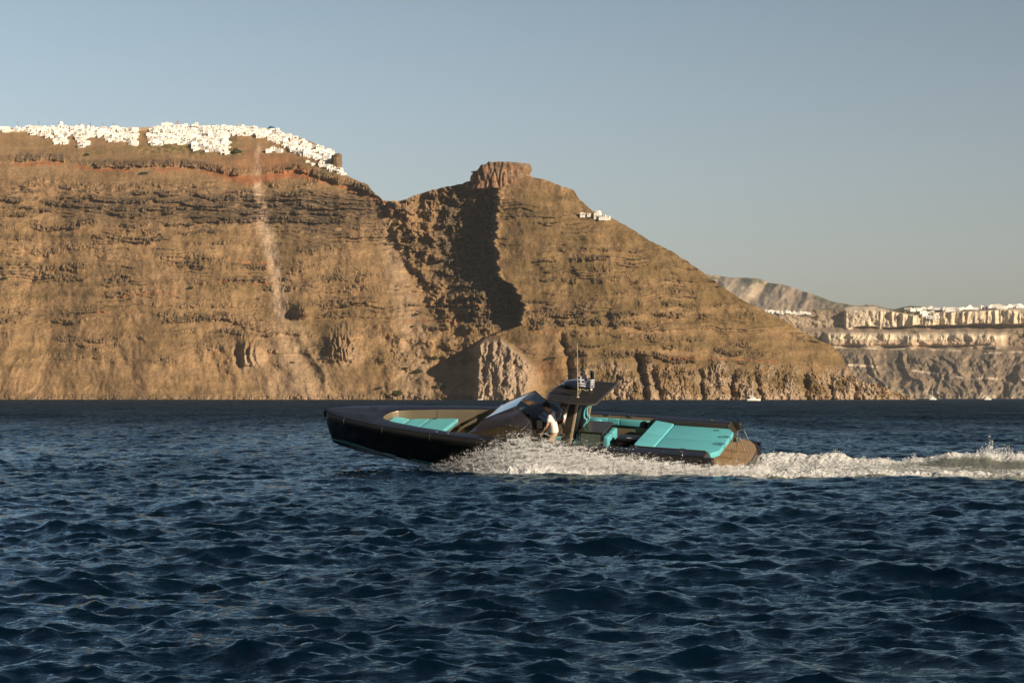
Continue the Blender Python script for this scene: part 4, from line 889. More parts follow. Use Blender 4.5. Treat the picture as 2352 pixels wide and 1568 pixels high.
def fingers(name, w, d, up, side, material, parent, curl=.9):
    w = Vector(w); d = Vector(d).normalized(); up = Vector(up).normalized(); side = Vector(side).normalized()
    ch = [[(tuple(w + d * .03), (.030, .016)), (tuple(w + d * .085), (.036, .015))]]
    for k, L in enumerate((.072, .082, .076, .060)):
        b = w + d * .09 + side * (.027 - .018 * k); p = [b]; a = .25
        for seg in (.45, .32, .23):
            a += curl * .55; v = d * math.cos(a) - up * math.sin(a); p.append(p[-1] + v * L * seg)
        ch.append([(tuple(q), .0092 - .0008 * i) for i, q in enumerate(p)])
    t = [w + d * .035 + side * .028, w + d * .06 + side * .055 - up * .012, w + d * .085 + side * .062 - up * .03]
    ch.append([(tuple(q), .0105 - .001 * i) for i, q in enumerate(t)])
    # one continuous hand: root each finger chain at the palm
    flat = [ch[0]] + [[1] + c for c in ch[1:5]] + [[0] + ch[5]]
    return flat
def head_mesh(name, material, parent, c, yaw, tilt=0.):
    """a modelled head: skull, brow, nose, mouth, chin, ears"""
    bm = bmesh.new(); bmesh.ops.create_uvsphere(bm, u_segments=40, v_segments=32, radius=1)
    for v in bm.verts:
        x, y, z = v.co
        X, Y, Z = x * .098, y * .075, z * .118
        if z < 0: X *= 1 - .22 * min(1, -z) ** 1.5 * (1 if x < 0 else .1); Y *= 1 - .36 * (-z) ** 1.6
        if x > 0:
            X -= .006 * math.exp(-((z - .05) / .12) ** 2) * math.exp(-((abs(y) - .35) / .22) ** 2) * 1.6      # eye sockets
            X += .030 * math.exp(-((z + .22) / .17) ** 2) * math.exp(-(y / .17) ** 2) + .012 * math.exp(-((z + .02) / .2) ** 2) * math.exp(-(y / .12) ** 2)
            X += .008 * math.exp(-((z + .55) / .10) ** 2) * math.exp(-(y / .3) ** 2)                            # lips
            X += .012 * math.exp(-((z + .92) / .2) ** 2)                                                        # chin
            X += .005 * math.exp(-((z - .22) / .1) ** 2)
        if abs(y) > .9: Y += math.copysign(.012, y) * math.exp(-((z + .05) / .28) ** 2) * math.exp(-((x + .1) / .2) ** 2)
        v.co = (X, Y, Z)
    bm.transform(Matrix.Translation(c) @ Matrix.Rotation(yaw, 4, 'Z') @ Matrix.Rotation(tilt, 4, 'Y'))
    me = bpy.data.meshes.new(name); bm.to_mesh(me); bm.free(); me.materials.append(material)
    me.polygons.foreach_set('use_smooth', [True] * len(me.polygons)); return me
def person(root_loc, label, spec, group=None):
    """local axes: +x the way the person faces, +y their left, z up, feet at 0"""
    root = empty('person'); root.matrix_world = BM @ Matrix.Translation(root_loc) @ Matrix.Rotation(spec.get('yaw', 0), 4, 'Z')
    tag(root, label, 'person', group)
    S_ = spec; sk = S_['skin']
    P = S_['pel']; C = S_['chest']; N = S_['neck']; H = S_['head']
    ch = [[(P, (.085, .10)), (S_['belly'], (.075, .095)), (C, (.06, .085)), (N, .050), (tuple(Vector(N) * .4 + Vector(H) * .6), .052), (H, .07)]]
    n = 6; idx = {}
    for side, k in (('L', 1), ('R', -1)):
        sh = Vector(S_['sho' + side]); el = Vector(S_['elb' + side]); wr = Vector(S_['wri' + side])
        ch.append([2, (tuple(sh), .046), (tuple(sh.lerp(el, .5)), .048), (tuple(el), .039), (tuple(el.lerp(wr, .4)), .038), (tuple(wr), .026)]); n += 5
        d = wr - el; up = Vector((0, 0, 1)) if abs(d.normalized().z) < .8 else Vector((1, 0, 0)); sd_ = Vector((0, -k, 0))
        w0 = n - 1
        fl = fingers('', wr, d, up, sd_, sk, root, S_.get('curl', 1.0)); base = n
        out = []
        for q, c in enumerate(fl):
            out.append([w0] + c if q == 0 else [base + c[0]] + c[1:]); n += sum(1 for z_ in c if not isinstance(z_, int))
        ch += out
    for side, k in (('L', 1), ('R', -1)):
        hp = Vector((P[0], P[1] + k * .09, P[2] - .07)); kn = Vector(S_['kne' + side]); an = Vector(S_['ank' + side])
        ch.append([0, (tuple(hp), .06), (tuple(hp.lerp(kn, .5)), .058), (tuple(kn), .056), (tuple(kn.lerp(an, .35)), .056), (tuple(an), .036), (tuple(an + Vector((.12, 0, -.04))), .034), (tuple(an + Vector((.19, 0, -.05))), .026)])
    body = skinned('body', ch, sk, root)
    hm = head_mesh('head', sk, root, Vector(H) + Vector((.01, 0, .03)), S_.get('hyaw', 0), S_.get('htilt', 0)); ho = bpy.data.objects.new('head', hm); COL.objects.link(ho); ho.parent = root
    # shirt
    sc = [[(tuple(Vector(P) + Vector((0, 0, -.06))), (.160, .180)), (tuple(Vector(P) + Vector((0, 0, .05))), (.150, .172)), (S_['belly'], (.145, .168)), (C, (.152, .20)), (tuple(Vector(C).lerp(Vector(N), .75)), (.082, .092))]]
    for side in 'LR':
        sh = Vector(S_['sho' + side]); el = Vector(S_['elb' + side]); sc.append([3, (tuple(sh), .084), (tuple(sh.lerp(el, .66)), .070)])
    skinned('shirt', sc, S_['shirt'], root)
    tc = [[(tuple(Vector(P) + Vector((0, 0, .03))), (.15, .165)), (tuple(Vector(P) + Vector((0, 0, -.06))), (.14, .16))]]
    for side, k in (('L', 1), ('R', -1)):
        hp = Vector((P[0], P[1] + k * .09, P[2] - .08)); kn = Vector(S_['kne' + side]); an = Vector(S_['ank' + side])
        tc.append([1, (tuple(hp), .105), (tuple(hp.lerp(kn, .5)), .09), (tuple(kn), .073), (tuple(kn.lerp(an, .5)), .067), (tuple(kn.lerp(an, .93)), .058)])
    skinned('trousers', tc, S_['trousers'], root)
    hd = Matrix.Translation(Vector(H) + Vector((.01, 0, .03))) @ Matrix.Rotation(S_.get('hyaw', 0), 4, 'Z') @ Matrix.Rotation(S_.get('htilt', 0), 4, 'Y')
    sg = mat('dark_lens', (.01, .01, .012), rough=.1, coat=1) if 'dark_lens' not in bpy.data.materials else bpy.data.materials['dark_lens']
    m = MB()
    for k in (1, -1): m.box(.086, .100, .008 if k > 0 else -.062, .062 if k > 0 else -.008, -.012, .026, .006, 2); m.tube([(.09, k * .058, .014), (.05, k * .078, .014), (-.01, k * .080, .01)], .004, 6)
    m.box(.09, .102, -.012, .012, .008, .018); bmesh.ops.transform(m.b, matrix=hd, verts=m.b.verts); m.build('sunglasses', sg, root, True)
    return root, hd
def build_people():
    skin = mat('tanned_skin', (.52, .27, .165), rough=.5); white = mat('white_cotton', (.72, .70, .66), rough=.85, bump=.25, bscale=30)
    kh = mat('khaki_cloth', (.36, .27, .17), rough=.9, bump=.2, bscale=40); blk = mat('black_cloth', (.012, .012, .014), rough=.9)
    navy = mat('dark_navy_cloth', (.014, .018, .035), rough=.9); grey = mat('grey_blue_cloth', (.10, .125, .16), rough=.9)
    r, hd = person((5.88, .98, .78), 'man in white short-sleeved shirt, black cap and khaki trousers standing at the helm',
        dict(pel=(-.10, 0, .90), belly=(-.10, 0, 1.06), chest=(-.05, 0, 1.33), neck=(.04, 0, 1.50), head=(.12, 0, 1.63), shoL=(-.03, .20, 1.42), shoR=(-.03, -.20, 1.42),
             elbL=(.04, .27, 1.14), wriL=(.20, .22, .93), elbR=(.10, -.27, 1.18), wriR=(.02, -.24, 1.24), kneL=(.06, .12, .50), ankL=(-.02, .12, .09), kneR=(.02, -.11, .50), ankR=(-.12, -.12, .09),
             skin=skin, shirt=white, trousers=kh, htilt=.12, curl=1.2))
    m = MB(); m.lathe([(.099, -.01), (.106, .02), (.104, .06), (.085, .095), (.05, .115), (.01, .121)], (-.004, 0, .042), 28)
    m.prism([(.07, -.072), (.13, -.062), (.165, -.03), (.172, 0), (.165, .03), (.13, .062), (.07, .072)], .048, .058, .003, 1)
    bmesh.ops.transform(m.b, matrix=hd, verts=m.b.verts); m.build('cap', blk, r, True)
    m = MB(); m.lathe([(.070, -.035), (.080, -.005), (.088, .03), (.07, .06)], (-.032, 0, .0), 24); bmesh.ops.scale(m.b, vec=(1, .86, 1), verts=m.b.verts); bmesh.ops.transform(m.b, matrix=hd, verts=m.b.verts); m.build('hair', blk, r, True)
    r2, hd2 = person((5.80, -.28, .63), 'woman in white top with tied brown hair and sunglasses standing beside the roof pillar',
        dict(pel=(-.06, 0, .86), belly=(-.05, 0, 1.0), chest=(-.03, 0, 1.24), neck=(.0, 0, 1.42), head=(.04, 0, 1.54), shoL=(-.02, .18, 1.33), shoR=(-.02, -.18, 1.33),
             elbL=(.0, .24, 1.07), wriL=(.20, .18, .98), elbR=(.0, -.24, 1.07), wriR=(.20, -.2, .98), kneL=(-.02, .10, .47), ankL=(-.06, .1, .09), kneR=(.0, -.10, .47), ankR=(-.04, -.1, .09),
             skin=skin, shirt=white, trousers=navy, hyaw=.25, curl=.8))
    hair = mat('brown_hair', (.11, .06, .03), rough=.7)
    bm = bmesh.new(); bmesh.ops.create_uvsphere(bm, u_segments=28, v_segments=20, radius=1)
    for v in bm.verts:
        x, y, z = v.co; k = 1 - .25 * max(0, x) ** 1.0 * (1 if z < .55 else 0)
        v.co = Vector((x * .106 * k - .022, y * .086, z * .112 + .026 - (.03 if x < -.5 else 0)))
    bmesh.ops.create_uvsphere(bm, u_segments=14, v_segments=10, radius=.038, matrix=Matrix.Translation((-.125, 0, .0)))
    bm.transform(hd2); me = bpy.data.meshes.new('hair'); bm.to_mesh(me); bm.free(); me.materials.append(hair); me.polygons.foreach_set('use_smooth', [True] * len(me.polygons))
    o = bpy.data.objects.new('hair', me); COL.objects.link(o); o.parent = r2
# ------------------------------------------------------------------ spray and wake
TH = R(17)
STERN = Vector((7.1, 60.0, 0))
TD = Vector((math.cos(TH), -math.sin(TH), 0))          # down the wake
TN = Vector((-math.sin(TH), -math.cos(TH), 0))         # across it, towards the camera
def wake_height(X, Y):
    s = (X - STERN.x) * TD.x + (Y - STERN.y) * TD.y; t = (X - STERN.x) * TN.x + (Y - STERN.y) * TN.y
    # keep the chop low where the wake sheet lies
    return -.10 * np.exp(-(t / 2.9) ** 4) * sst(-9, -6, s) - .0 * s
def foam_material(name, c, rough=.7):
    m = bpy.data.materials.new(name); m.use_nodes = True; t = m.node_tree; b = t.nodes['Principled BSDF']
    b.inputs['Base Color'].default_value = (*c, 1); b.inputs['Roughness'].default_value = rough
    b.inputs['Subsurface Weight'].default_value = .35; b.inputs['Subsurface Radius'].default_value = (.08, .08, .08); b.inputs['Subsurface Scale'].default_value = .5
    g = t.nodes.new('ShaderNodeNewGeometry'); n = t.nodes.new('ShaderNodeTexNoise'); n.inputs['Scale'].default_value = 16; n.inputs['Detail'].default_value = 7; n.inputs['Roughness'].default_value = .7
    t.links.new(g.outputs['Position'], n.inputs['Vector'])
    bp = t.nodes.new('ShaderNodeBump'); bp.inputs['Strength'].default_value = .9; bp.inputs['Distance'].default_value = .06; t.links.new(n.outputs['Fac'], bp.inputs['Height']); t.links.new(bp.outputs[0], b.inputs['Normal'])
    return m
def wake_sheet_material(foam):
    m = bpy.data.materials.new('wake_water'); m.use_nodes = True; t = m.node_tree; b = t.nodes['Principled BSDF']; out = t.nodes['Material Output']
    b.inputs['Base Color'].default_value = (.16, .175, .15, 1); b.inputs['Roughness'].default_value = .3; b.inputs['IOR'].default_value = 1.33
    b2 = t.nodes.new('ShaderNodeBsdfPrincipled'); b2.inputs['Base Color'].default_value = (.66, .67, .67, 1); b2.inputs['Roughness'].default_value = .75
    a = t.nodes.new('ShaderNodeAttribute'); a.attribute_name = 'foam'
    g = t.nodes.new('ShaderNodeNewGeometry'); mp = t.nodes.new('ShaderNodeMapping'); mp.inputs['Scale'].default_value = (1, 1.6, 2); mp.inputs['Rotation'].default_value = (0, 0, .3)
    t.links.new(g.outputs['Position'], mp.inputs[0]); n = t.nodes.new('ShaderNodeTexNoise'); n.inputs['Scale'].default_value = 3.4; n.inputs['Detail'].default_value = 9; n.inputs['Roughness'].default_value = .72; n.inputs['Distortion'].default_value = 1.2
    t.links.new(mp.outputs[0], n.inputs['Vector'])
    s = t.nodes.new('ShaderNodeMath'); s.operation = 'ADD'; t.links.new(n.outputs['Fac'], s.inputs[0]); t.links.new(a.outputs['Fac'], s.inputs[1])
    r = t.nodes.new('ShaderNodeMapRange'); r.inputs['From Min'].default_value = .78; r.inputs['From Max'].default_value = 1.06; t.links.new(s.outputs[0], r.inputs['Value'])
    mx = t.nodes.new('ShaderNodeMixShader'); t.links.new(r.outputs[0], mx.inputs[0]); t.links.new(b.outputs[0], mx.inputs[1]); t.links.new(b2.outputs[0], mx.inputs[2]); t.links.new(mx.outputs[0], out.inputs['Surface'])
    n2 = t.nodes.new('ShaderNodeTexNoise'); n2.inputs['Scale'].default_value = 13; n2.inputs['Detail'].default_value = 7; n2.inputs['Roughness'].default_value = .7; t.links.new(g.outputs['Position'], n2.inputs['Vector'])
    bp = t.nodes.new('ShaderNodeBump'); bp.inputs['Strength'].default_value = .8; bp.inputs['Distance'].default_value = .07; t.links.new(n2.outputs['Fac'], bp.inputs['Height'])
    t.links.new(bp.outputs[0], b.inputs['Normal']); t.links.new(bp.outputs[0], b2.inputs['Normal'])
    return m
def droplets(P, r):
    """one mesh of small eight-sided drops"""
    P = np.asarray(P, np.float32); n = len(P); rg = np.random.default_rng(5)
    o = np.array([(1, 0, 0), (-1, 0, 0), (0, 1, 0), (0, -1, 0), (0, 0, 1), (0, 0, -1)], np.float32)
    sc = rg.uniform(.7, 1.5, (n, 1, 3)); V = P[:, None, :] + o[None] * r[:, None, None] * sc
    f = np.array([(0, 2, 4), (2, 1, 4), (1, 3, 4), (3, 0, 4), (2, 0, 5), (1, 2, 5), (3, 1, 5), (0, 3, 5)])
    F = (np.arange(n)[:, None, None] * 6 + f[None]).reshape(-1, 3)
    return V.reshape(-1, 3), F
def build_foam():
    rg = np.random.default_rng(9); foam = foam_material('white_foam', (.80, .81, .82)); drop = mat('spray_drops', (.88, .89, .90), rough=.25)
    # ---- wake sheet behind the stern
    ns, nt_ = 760, 420
    s = np.linspace(-.9, 17.5, ns)[:, None]; t = np.linspace(-4.2, 4.0, nt_)[None]; s, t = s + 0 * t, t + 0 * s
    far = ip([(-1, 1.3), (1, 1.7), (5, 2.1), (8, 2.3), (12, 2.6), (18, 3.2)], s); nearr = ip([(-1, 1.5), (1, 1.9), (5, 2.3), (10, 2.7), (18, 3.3)], s)
    hf = ip([(-1, .30), (0, .52), (1, .54), (2.6, .42), (3.6, .36), (4.8, .44), (6, .58), (7.4, .62), (8.6, .50), (10, .36), (13, .34), (18, .3)], s)
    hn = ip([(-1, .10), (1, .10), (6, .12), (18, .14)], s)
    wav = .12 * fbm(s / 1.3, t / 1.2, 4, 601)
    z = .82 * hf * np.exp(-((t + far) / .85) ** 2) * (1 + .3 * fbm(s / .8, t * 0, 3, 603)) + hn * np.exp(-((t - nearr) / .40) ** 2) * (1 + .8 * fbm(s / .6, t / .5, 3, 605))
    z = z + ip([(-1, -.05), (2, .22), (5, .18), (9, .10), (18, .05)], s) * np.exp(-((t + .6) / 1.3) ** 2) + wav * .6
    rough_ = ridged(s / .24 + .5 * fbm(s / .5, t / .5, 2, 608), t / .24, 5, 607, .6)
    foamy = np.clip(np.exp(-((t + far + .25) / .62) ** 2) * 1.1 + 1.2 * np.exp(-((t - nearr + .1) / .55) ** 2) + ip([(-1, 1.0), (2.5, .85), (6, .62), (9, .42), (11, .30), (18, .4)], s) * (np.abs(t) < 2.6), 0, 1.3)
    clear = np.exp(-((t + far - .85) / .42) ** 2) * sst(3.5, 6.5, s)                       # the smooth green face under the far crest
    foamy = foamy * (1 - .62 * clear)
    end = np.exp(-((s - 11.3) / 1.6) ** 2 - ((t - .6) / 1.5) ** 2); z = z + .34 * end; foamy = np.clip(foamy + 1.1 * end, 0, 1.3)
    z = z + foamy * .032 * rough_ + foamy * .035 * fbm(s / .11, t / .09, 4, 609) + foamy * .05 * fbm(s / 1.1, t / .35, 3, 610)
    edge = 1 - sst(.55, 1.0, (t - nearr) + .25 * fbm(s / .7, t / .7, 3, 611)) ; edge2 = sst(-1.5, -.9, (t + far) + .3 * fbm(s / .8, t / .8, 3, 613))
    z = z * edge * edge2 - .28 * (1 - edge * edge2) + .03; foamy = foamy - (1 - edge * edge2) * .3
    X = STERN.x + TD.x * s + TN.x * t; Y = STERN.y + TD.y * s + TN.y * t
    V = np.stack([X, Y, z], -1).reshape(-1, 3)
    me = np_mesh('wake', V, grid_faces(ns, nt_), True); add_attr(me, 'foam', foamy * .62)
    o = link_mesh('wake', me, wake_sheet_material(foam)); tag(o, kind='stuff')
    # ---- bow wave and foam along the near side of the hull
    L0, L1 = -1.6, 10.6
    ns, nt_ = 900, 130
    a = np.linspace(L0, L1, ns)[:, None]; q = np.linspace(0, 1, nt_)[None]; a, q = a + 0 * q, q + 0 * a      # a: distance ahead of the stern
    top = ip([(-1.6, .12), (-.3, .20), (.8, .22), (1.6, .30), (3, .42), (4, .52), (5, .66), (5.8, .82), (6.5, .84), (7.0, .62), (7.5, .34), (8.2, .16), (9.0, .09), (9.8, .05), (10.6, .02)], a)
    wid = ip([(-1.6, .8), (3, 1.25), (6, 1.5), (8, 1.0), (10, .5), (10.6, .2)], a)
    inner = ip([(-1.6, 1.3), (-.2, 1.95), (0, 2.1), (6, 2.02), (8, 1.75), (9, 1.2), (9.8, .6), (10.6, .25)], a)
    prof = np.sin(np.pi * np.clip(q, 0, 1) ** .75) ** .9
    n1 = fbm(a / .55, q * 2.6, 5, 621); n2 = ridged(a / .14, q * 9, 5, 623)
    z = .74 * top * prof * (.80 + .34 * n1 + .07 * n2) - .12 + .10 * q * 0
    tt = inner + wid * q + .10 * fbm(a / .3, q * 5, 3, 625)
    tt = tt + .16
    X = STERN.x - TD.x * a + TN.x * tt; Y = STERN.y - TD.y * a + TN.y * tt
    V = np.stack([X, Y, z], -1).reshape(-1, 3)
    me = np_mesh('bow_wave', V, grid_faces(ns, nt_), True); o = link_mesh('bow_wave', me, foam); tag(o, kind='stuff')
    # ---- flying drops
    P = []; rr = []
    n = 340000
    a = rg.uniform(-1.0, 10.8, n); dens = ip([(-1, .25), (1, .35), (3, .7), (5, .95), (6.8, 1), (7.3, .62), (7.8, .30), (8.4, .16), (9.4, .08), (10, .06), (10.8, .02)], a); a = a[rg.random(n) < dens]; n = len(a)
    env = ip([(-1, .30), (1, .34), (2, .45), (3, .60), (4, .76), (5, .92), (6, 1.06), (6.6, 1.10), (7.2, .98), (7.8, .72), (8.6, .46), (9.4, .30), (10.2, .2), (10.8, .1)], a) * (1 + .22 * fbm(a / .35, a * 0, 4, 631))
    h = rg.beta(1.25, 2.1, n) * env * (1 + .22 * np.abs(rg.normal(size=n)) * (rg.random(n) < .25))
    inn_ = ip([(-1, 1.6), (0, 2.15), (6, 2.12), (8, 1.85), (9, 1.3), (9.8, .8), (10.8, .4)], a); tt = inn_ + rg.beta(1.3, 1.8, n) * ip([(-1, 1.0), (6, 1.5), (9, .9), (10.8, .3)], a) * (1 - .35 * h)
    jit = .10 * np.stack([fbm(a / .12, h / .1, 2, 633), fbm(a / .12, h / .1, 2, 635)], 0)
    P.append(np.stack([STERN.x - TD.x * a + TN.x * tt + jit[0], STERN.y - TD.y * a + TN.y * tt, h + .02 + jit[1]], -1)); rr.append(.0045 + .008 * rg.random(n) ** 3 + .007 * (rg.random(n) < .02))
    # crest of the wake
    n = 52000; s = rg.uniform(-.6, 17, n); far_ = np.interp(s, [-1, 1, 5, 8, 12, 18], [1.3, 1.7, 2.1, 2.3, 2.6, 3.2]); hf_ = np.interp(s, [-1, 0, 1, 2.6, 3.6, 4.8, 6, 7.4, 8.6, 10, 13, 18], [.3, .52, .54, .42, .36, .44, .58, .62, .5, .36, .34, .3])
    cl = np.clip(fbm(s / .5, s * 0, 4, 641) + .25 + .5 * np.exp(-((s - 7.2) / 1.1) ** 2) + .2 * np.exp(-((s - 5) / .4) ** 2), 0, 1.4)
    h = hf_ * (.84 + .2 * fbm(s / .8, s * 0, 3, 603)) + cl * rg.beta(1, 3.4, n) * .55 - .05
    tt = -far_ - .1 + rg.normal(size=n) * .22
    P.append(np.stack([STERN.x + TD.x * s + TN.x * tt + .05 * fbm(s / .1, h / .1, 2, 7), STERN.y + TD.y * s + TN.y * tt, h], -1)); rr.append(.004 + .011 * rg.random(n) ** 2.4)
    n = 26000; s = rg.uniform(-1.5, 17, n); nr_ = np.interp(s, [-1, 1, 5, 10, 18], [1.5, 1.9, 2.3, 2.7, 3.3]); tt = nr_ + .15 + rg.normal(size=n) * .2; h = .03 + rg.beta(1.2, 3, n) * .30 * np.clip(.5 + fbm(s / .3, s * 0, 3, 643), 0.1, 1.3)
    P.append(np.stack([STERN.x + TD.x * s + TN.x * tt, STERN.y + TD.y * s + TN.y * tt, h], -1)); rr.append(.004 + .010 * rg.random(n) ** 2.4)
    n = 26000; s = 11.4 + rg.normal(size=n) * 1.3; tt = .4 + rg.normal(size=n) * 1.3; h = .2 + rg.beta(1.2, 2.6, n) * .75 * np.exp(-((s - 11.4) / 1.8) ** 2) * (1 + .4 * fbm(s / .3, tt / .3, 3, 645))
    P.append(np.stack([STERN.x + TD.x * s + TN.x * tt, STERN.y + TD.y * s + TN.y * tt, h], -1)); rr.append(.004 + .012 * rg.random(n) ** 2.4)
    P = np.concatenate(P); rr = np.concatenate(rr); V, F = droplets(P, rr)
    me = np_mesh('spray', V, F, True); o = link_mesh('spray', me, drop); tag(o, kind='stuff')
# ------------------------------------------------------------------ houses on the cliff, shrubs, far villages, sailing boats
def house_kinds():
    """white cubic houses with their windows: each kind is a wall mesh plus a list of window places"""
    rg = random.Random(21); wm = bpy.data.materials['lime_wash']; kinds = []
    for k in range(16):
        w = rg.uniform(6.0, 9.5); d = rg.uniform(5, 8); h = rg.uniform(3.0, 4.2); m = MB(); wins = []
        m.box(-w / 2, w / 2, 0, d, -3.5, h)
        m.box(-w / 2 - .12, w / 2 + .12, -.12, .14, h, h + .5).box(w / 2 - .14, w / 2 + .12, .14, d, h, h + .45)
        word = 'flat-roofed'
        if k % 4 == 0:                                    # setback upper storey
            a = rg.uniform(-.4, .1) * w; b_ = a + w * .5; m.box(a, b_, 1.8, d, h, h + 2.7); m.box(a - .1, b_ + .1, 1.7, 1.95, h + 2.7, h + 3.0); wins.append((a + w * .25, 1.795, h + .7)); word = 'two-storey'
        if k % 4 == 1:                                    # barrel vault
            m.prism([(w * .46 * math.cos(t), h + w * .24 * math.sin(t)) for t in np.linspace(0, math.pi, 13)], .15, d, axis='y'); word = 'vault-roofed'
        if k % 4 == 2:                                    # side annex and terrace wall
            s = rg.choice((-1, 1)); m.box(s * w / 2 + (0 if s > 0 else -3), s * w / 2 + (3 if s > 0 else 0), .6, d - .6, -3.5, h * .7); m.box(-w / 2 - .5, w / 2 + .5, -3.2, -3.0, -4, .7); m.box(-w / 2 - .5, w / 2 + .5, -3.0, -.01, -4, -.1); word = 'terraced'
        if k % 4 == 3 and k % 8 == 7:
            m.lathe([(1.7, 0), (1.6, .7), (1.2, 1.3), (.6, 1.65), (.05, 1.8)], (0, d * .5, h), 14); word = 'small-domed'
        for q in range(rg.choice((1, 2, 2, 3))): wins.append((-w / 2 + (q + .7) * w / 3.4, -.004, .9 if q else .2))
        me_o = m.build('house', wm); me = me_o.data; bpy.data.objects.remove(me_o); kinds.append((me, wins, word, w))
    return kinds
def win_meshes():
    out = []
    for i, (w, h) in enumerate(((1.1, 1.3), (1.2, 2.3), (2.1, 1.8), (.9, 1.0))):
        o = MB().box(-w / 2, w / 2, -.06, .10, 0, h).build('window', bpy.data.materials['dark_shutter']); out.append(o.data); bpy.data.objects.remove(o)
    return out
def put_house(kind, wm_, loc, rz, sc, label, group, rg, parts=True, cat='house'):
    me, wins, word, w = kind; o = bpy.data.objects.new('house', me); COL.objects.link(o); o.location = loc; o.rotation_euler.z = rz; o.scale = sc
    tag(o, label, cat, group)
    if parts:
        for (x, y, z) in wins:
            c = bpy.data.objects.new('window', rg.choice(wm_)); COL.objects.link(c); c.parent = o; c.location = (x, y, z)
    return o
ZONES = [(58, 'at the town left end'), (126, 'just left of the bell tower'), (203, 'by the bell tower'), (318, 'left of the bare brown gap'),
         (400, 'right of the bare brown gap'), (470, 'above the green bank'), (530, 'in the lowest-hanging cluster'), (602, 'above the slide track head'), (660, 'near the blue-domed church'),
         (716, 'on the slope beyond the church'), (900, 'at the town right tip')]
ORD = ['leftmost', 'second from left', 'third from left', 'fourth from left', 'fifth from left', 'sixth from left', 'seventh from left', 'eighth from left', 'ninth from left', 'tenth from left', 'eleventh from left']
def single_out(objs):
    """houses alike in kind and place get their order from the left"""
    by = {}
    for o in objs: by.setdefault(o['label'], []).append(o)
    for lb, os_ in by.items():
        if len(os_) < 2: continue
        os_.sort(key=lambda q: q.location.x / q.location.y)
        for i, o in enumerate(os_): o['label'] = lb + ', ' + (ORD[i] if i < len(os_) - 1 else 'rightmost')
def build_town():
    rg = random.Random(5); mat('lime_wash', (.86, .84, .80), rough=.9, noise=.03, nscale=.15); mat('dark_shutter', (.06, .05, .045), rough=.6); mat('blue_dome_paint', (.03, .12, .22), rough=.5)
    mat('tan_render', (.42, .32, .22), rough=.9); K = house_kinds(); Wm = win_meshes()
    TOP = [(0, 291), (30, 291), (60, 288), (80, 286), (120, 285), (200, 287), (240, 291), (290, 289), (340, 289), (372, 287), (420, 286), (480, 285), (530, 283), (560, 284), (590, 290), (626, 299), (661, 307), (690, 318), (712, 329), (745, 342), (759, 346), (770, 378), (787, 390)]
    BOT = [(0, 301), (60, 305), (80, 312), (120, 320), (128, 331), (155, 331), (156, 309), (168, 312), (172, 318), (180, 326), (186, 338), (200, 339), (201, 314), (237, 318), (250, 326), (290, 327), (300, 335), (315, 335), (316, 280), (341, 280), (342, 336), (380, 334), (400, 328), (442, 336), (450, 345), (500, 354), (526, 354), (527, 312), (573, 313), (600, 318), (626, 324), (640, 332), (661, 346), (680, 356), (700, 362), (722, 366), (731, 371), (749, 387), (766, 399), (787, 400)]
    spots = []; y = 399.0
    while y > 278:
        x = rg.uniform(-8, 6)
        while x < 790:
            t, b_ = float(ip(TOP, x)), float(ip(BOT, x))
            yy = y + rg.uniform(-1.6, 1.6)
            if t + 3 < yy < b_: spots.append((x, yy))
            x += rg.uniform(7.5, 12.5)
        y -= 4.6
    for x, yy in ((618, 350), (628, 346), (640, 350), (705, 372), (714, 377), (720, 380)): spots.append((x, yy))
    spots = [p for p in spots if not (606 < p[0] < 645 and 290 < p[1] < 306) and not (126 < p[0] < 144 and p[1] < 294) and not (364 < p[0] < 400 and p[1] < 291)]
    print('houses', len(spots)); extra = []
    rg.shuffle(spots); extra = spots[232:]; spots = spots[:232]
    vs, fs, off = [], [], 0                                   # past three hundred houses the smallest ones are one mass
    for x, yy in extra:
        me, wins, word, w = K[rg.randrange(16)]; s = rg.uniform(.45, .66); a = R(rg.uniform(-28, 24)); lc = on_near(x, yy)
        co = np.empty(len(me.vertices) * 3); me.vertices.foreach_get('co', co); co = co.reshape(-1, 3) * (s * rg.uniform(.9, 1.2), s, s * rg.uniform(.85, 1.15))
        co = np.stack([co[:, 0] * math.cos(a) - co[:, 1] * math.sin(a) + lc.x, co[:, 0] * math.sin(a) + co[:, 1] * math.cos(a) + lc.y - 1, co[:, 2] + lc.z], 1)
        for f in me.polygons: fs.append([i + off for i in f.vertices])
        vs.extend(co.tolist()); off += len(co)
    mm = bpy.data.meshes.new('small_houses'); mm.from_pydata(vs, [], fs); mm.materials.append(bpy.data.materials['lime_wash']); o = bpy.data.objects.new('small_houses', mm); COL.objects.link(o); tag(o, kind='stuff')
    made = []
    for x, yy in spots:
        loc = on_near(x, yy); i = rg.randrange(16); k = K[i]; zone = next(z for lim, z in ZONES if x < lim)
        t, b_ = float(ip(TOP, x)), float(ip(BOT, x)); f = (yy - t) / max(b_ - t, 1); row = 'skyline' if f < .3 else ('middle rows' if f < .72 or b_ - t < 14 else 'bottom edge')
        grp = 'white houses of the clifftop town'; s = rg.uniform(.64, .92)
        o = put_house(k, Wm, loc + Vector((0, -1.5, 0)), R(rg.uniform(-28, 24)), (s * rg.uniform(.9, 1.15), s, s * rg.uniform(.85, 1.2)), f'{k[2]} white house {dict(skyline="on the skyline").get(row, "in the " + row if row != "bottom edge" else "at the bottom edge")} {zone}', grp, rg); made.append(o)
    single_out(made)
    # landmarks
    lw = bpy.data.materials['lime_wash']; dk = bpy.data.materials['dark_shutter']
    c = on_near(138, 289); t = empty('bell_tower', c); tag(t, 'tall white bell tower with rounded top rising above the left town skyline', 'tower')
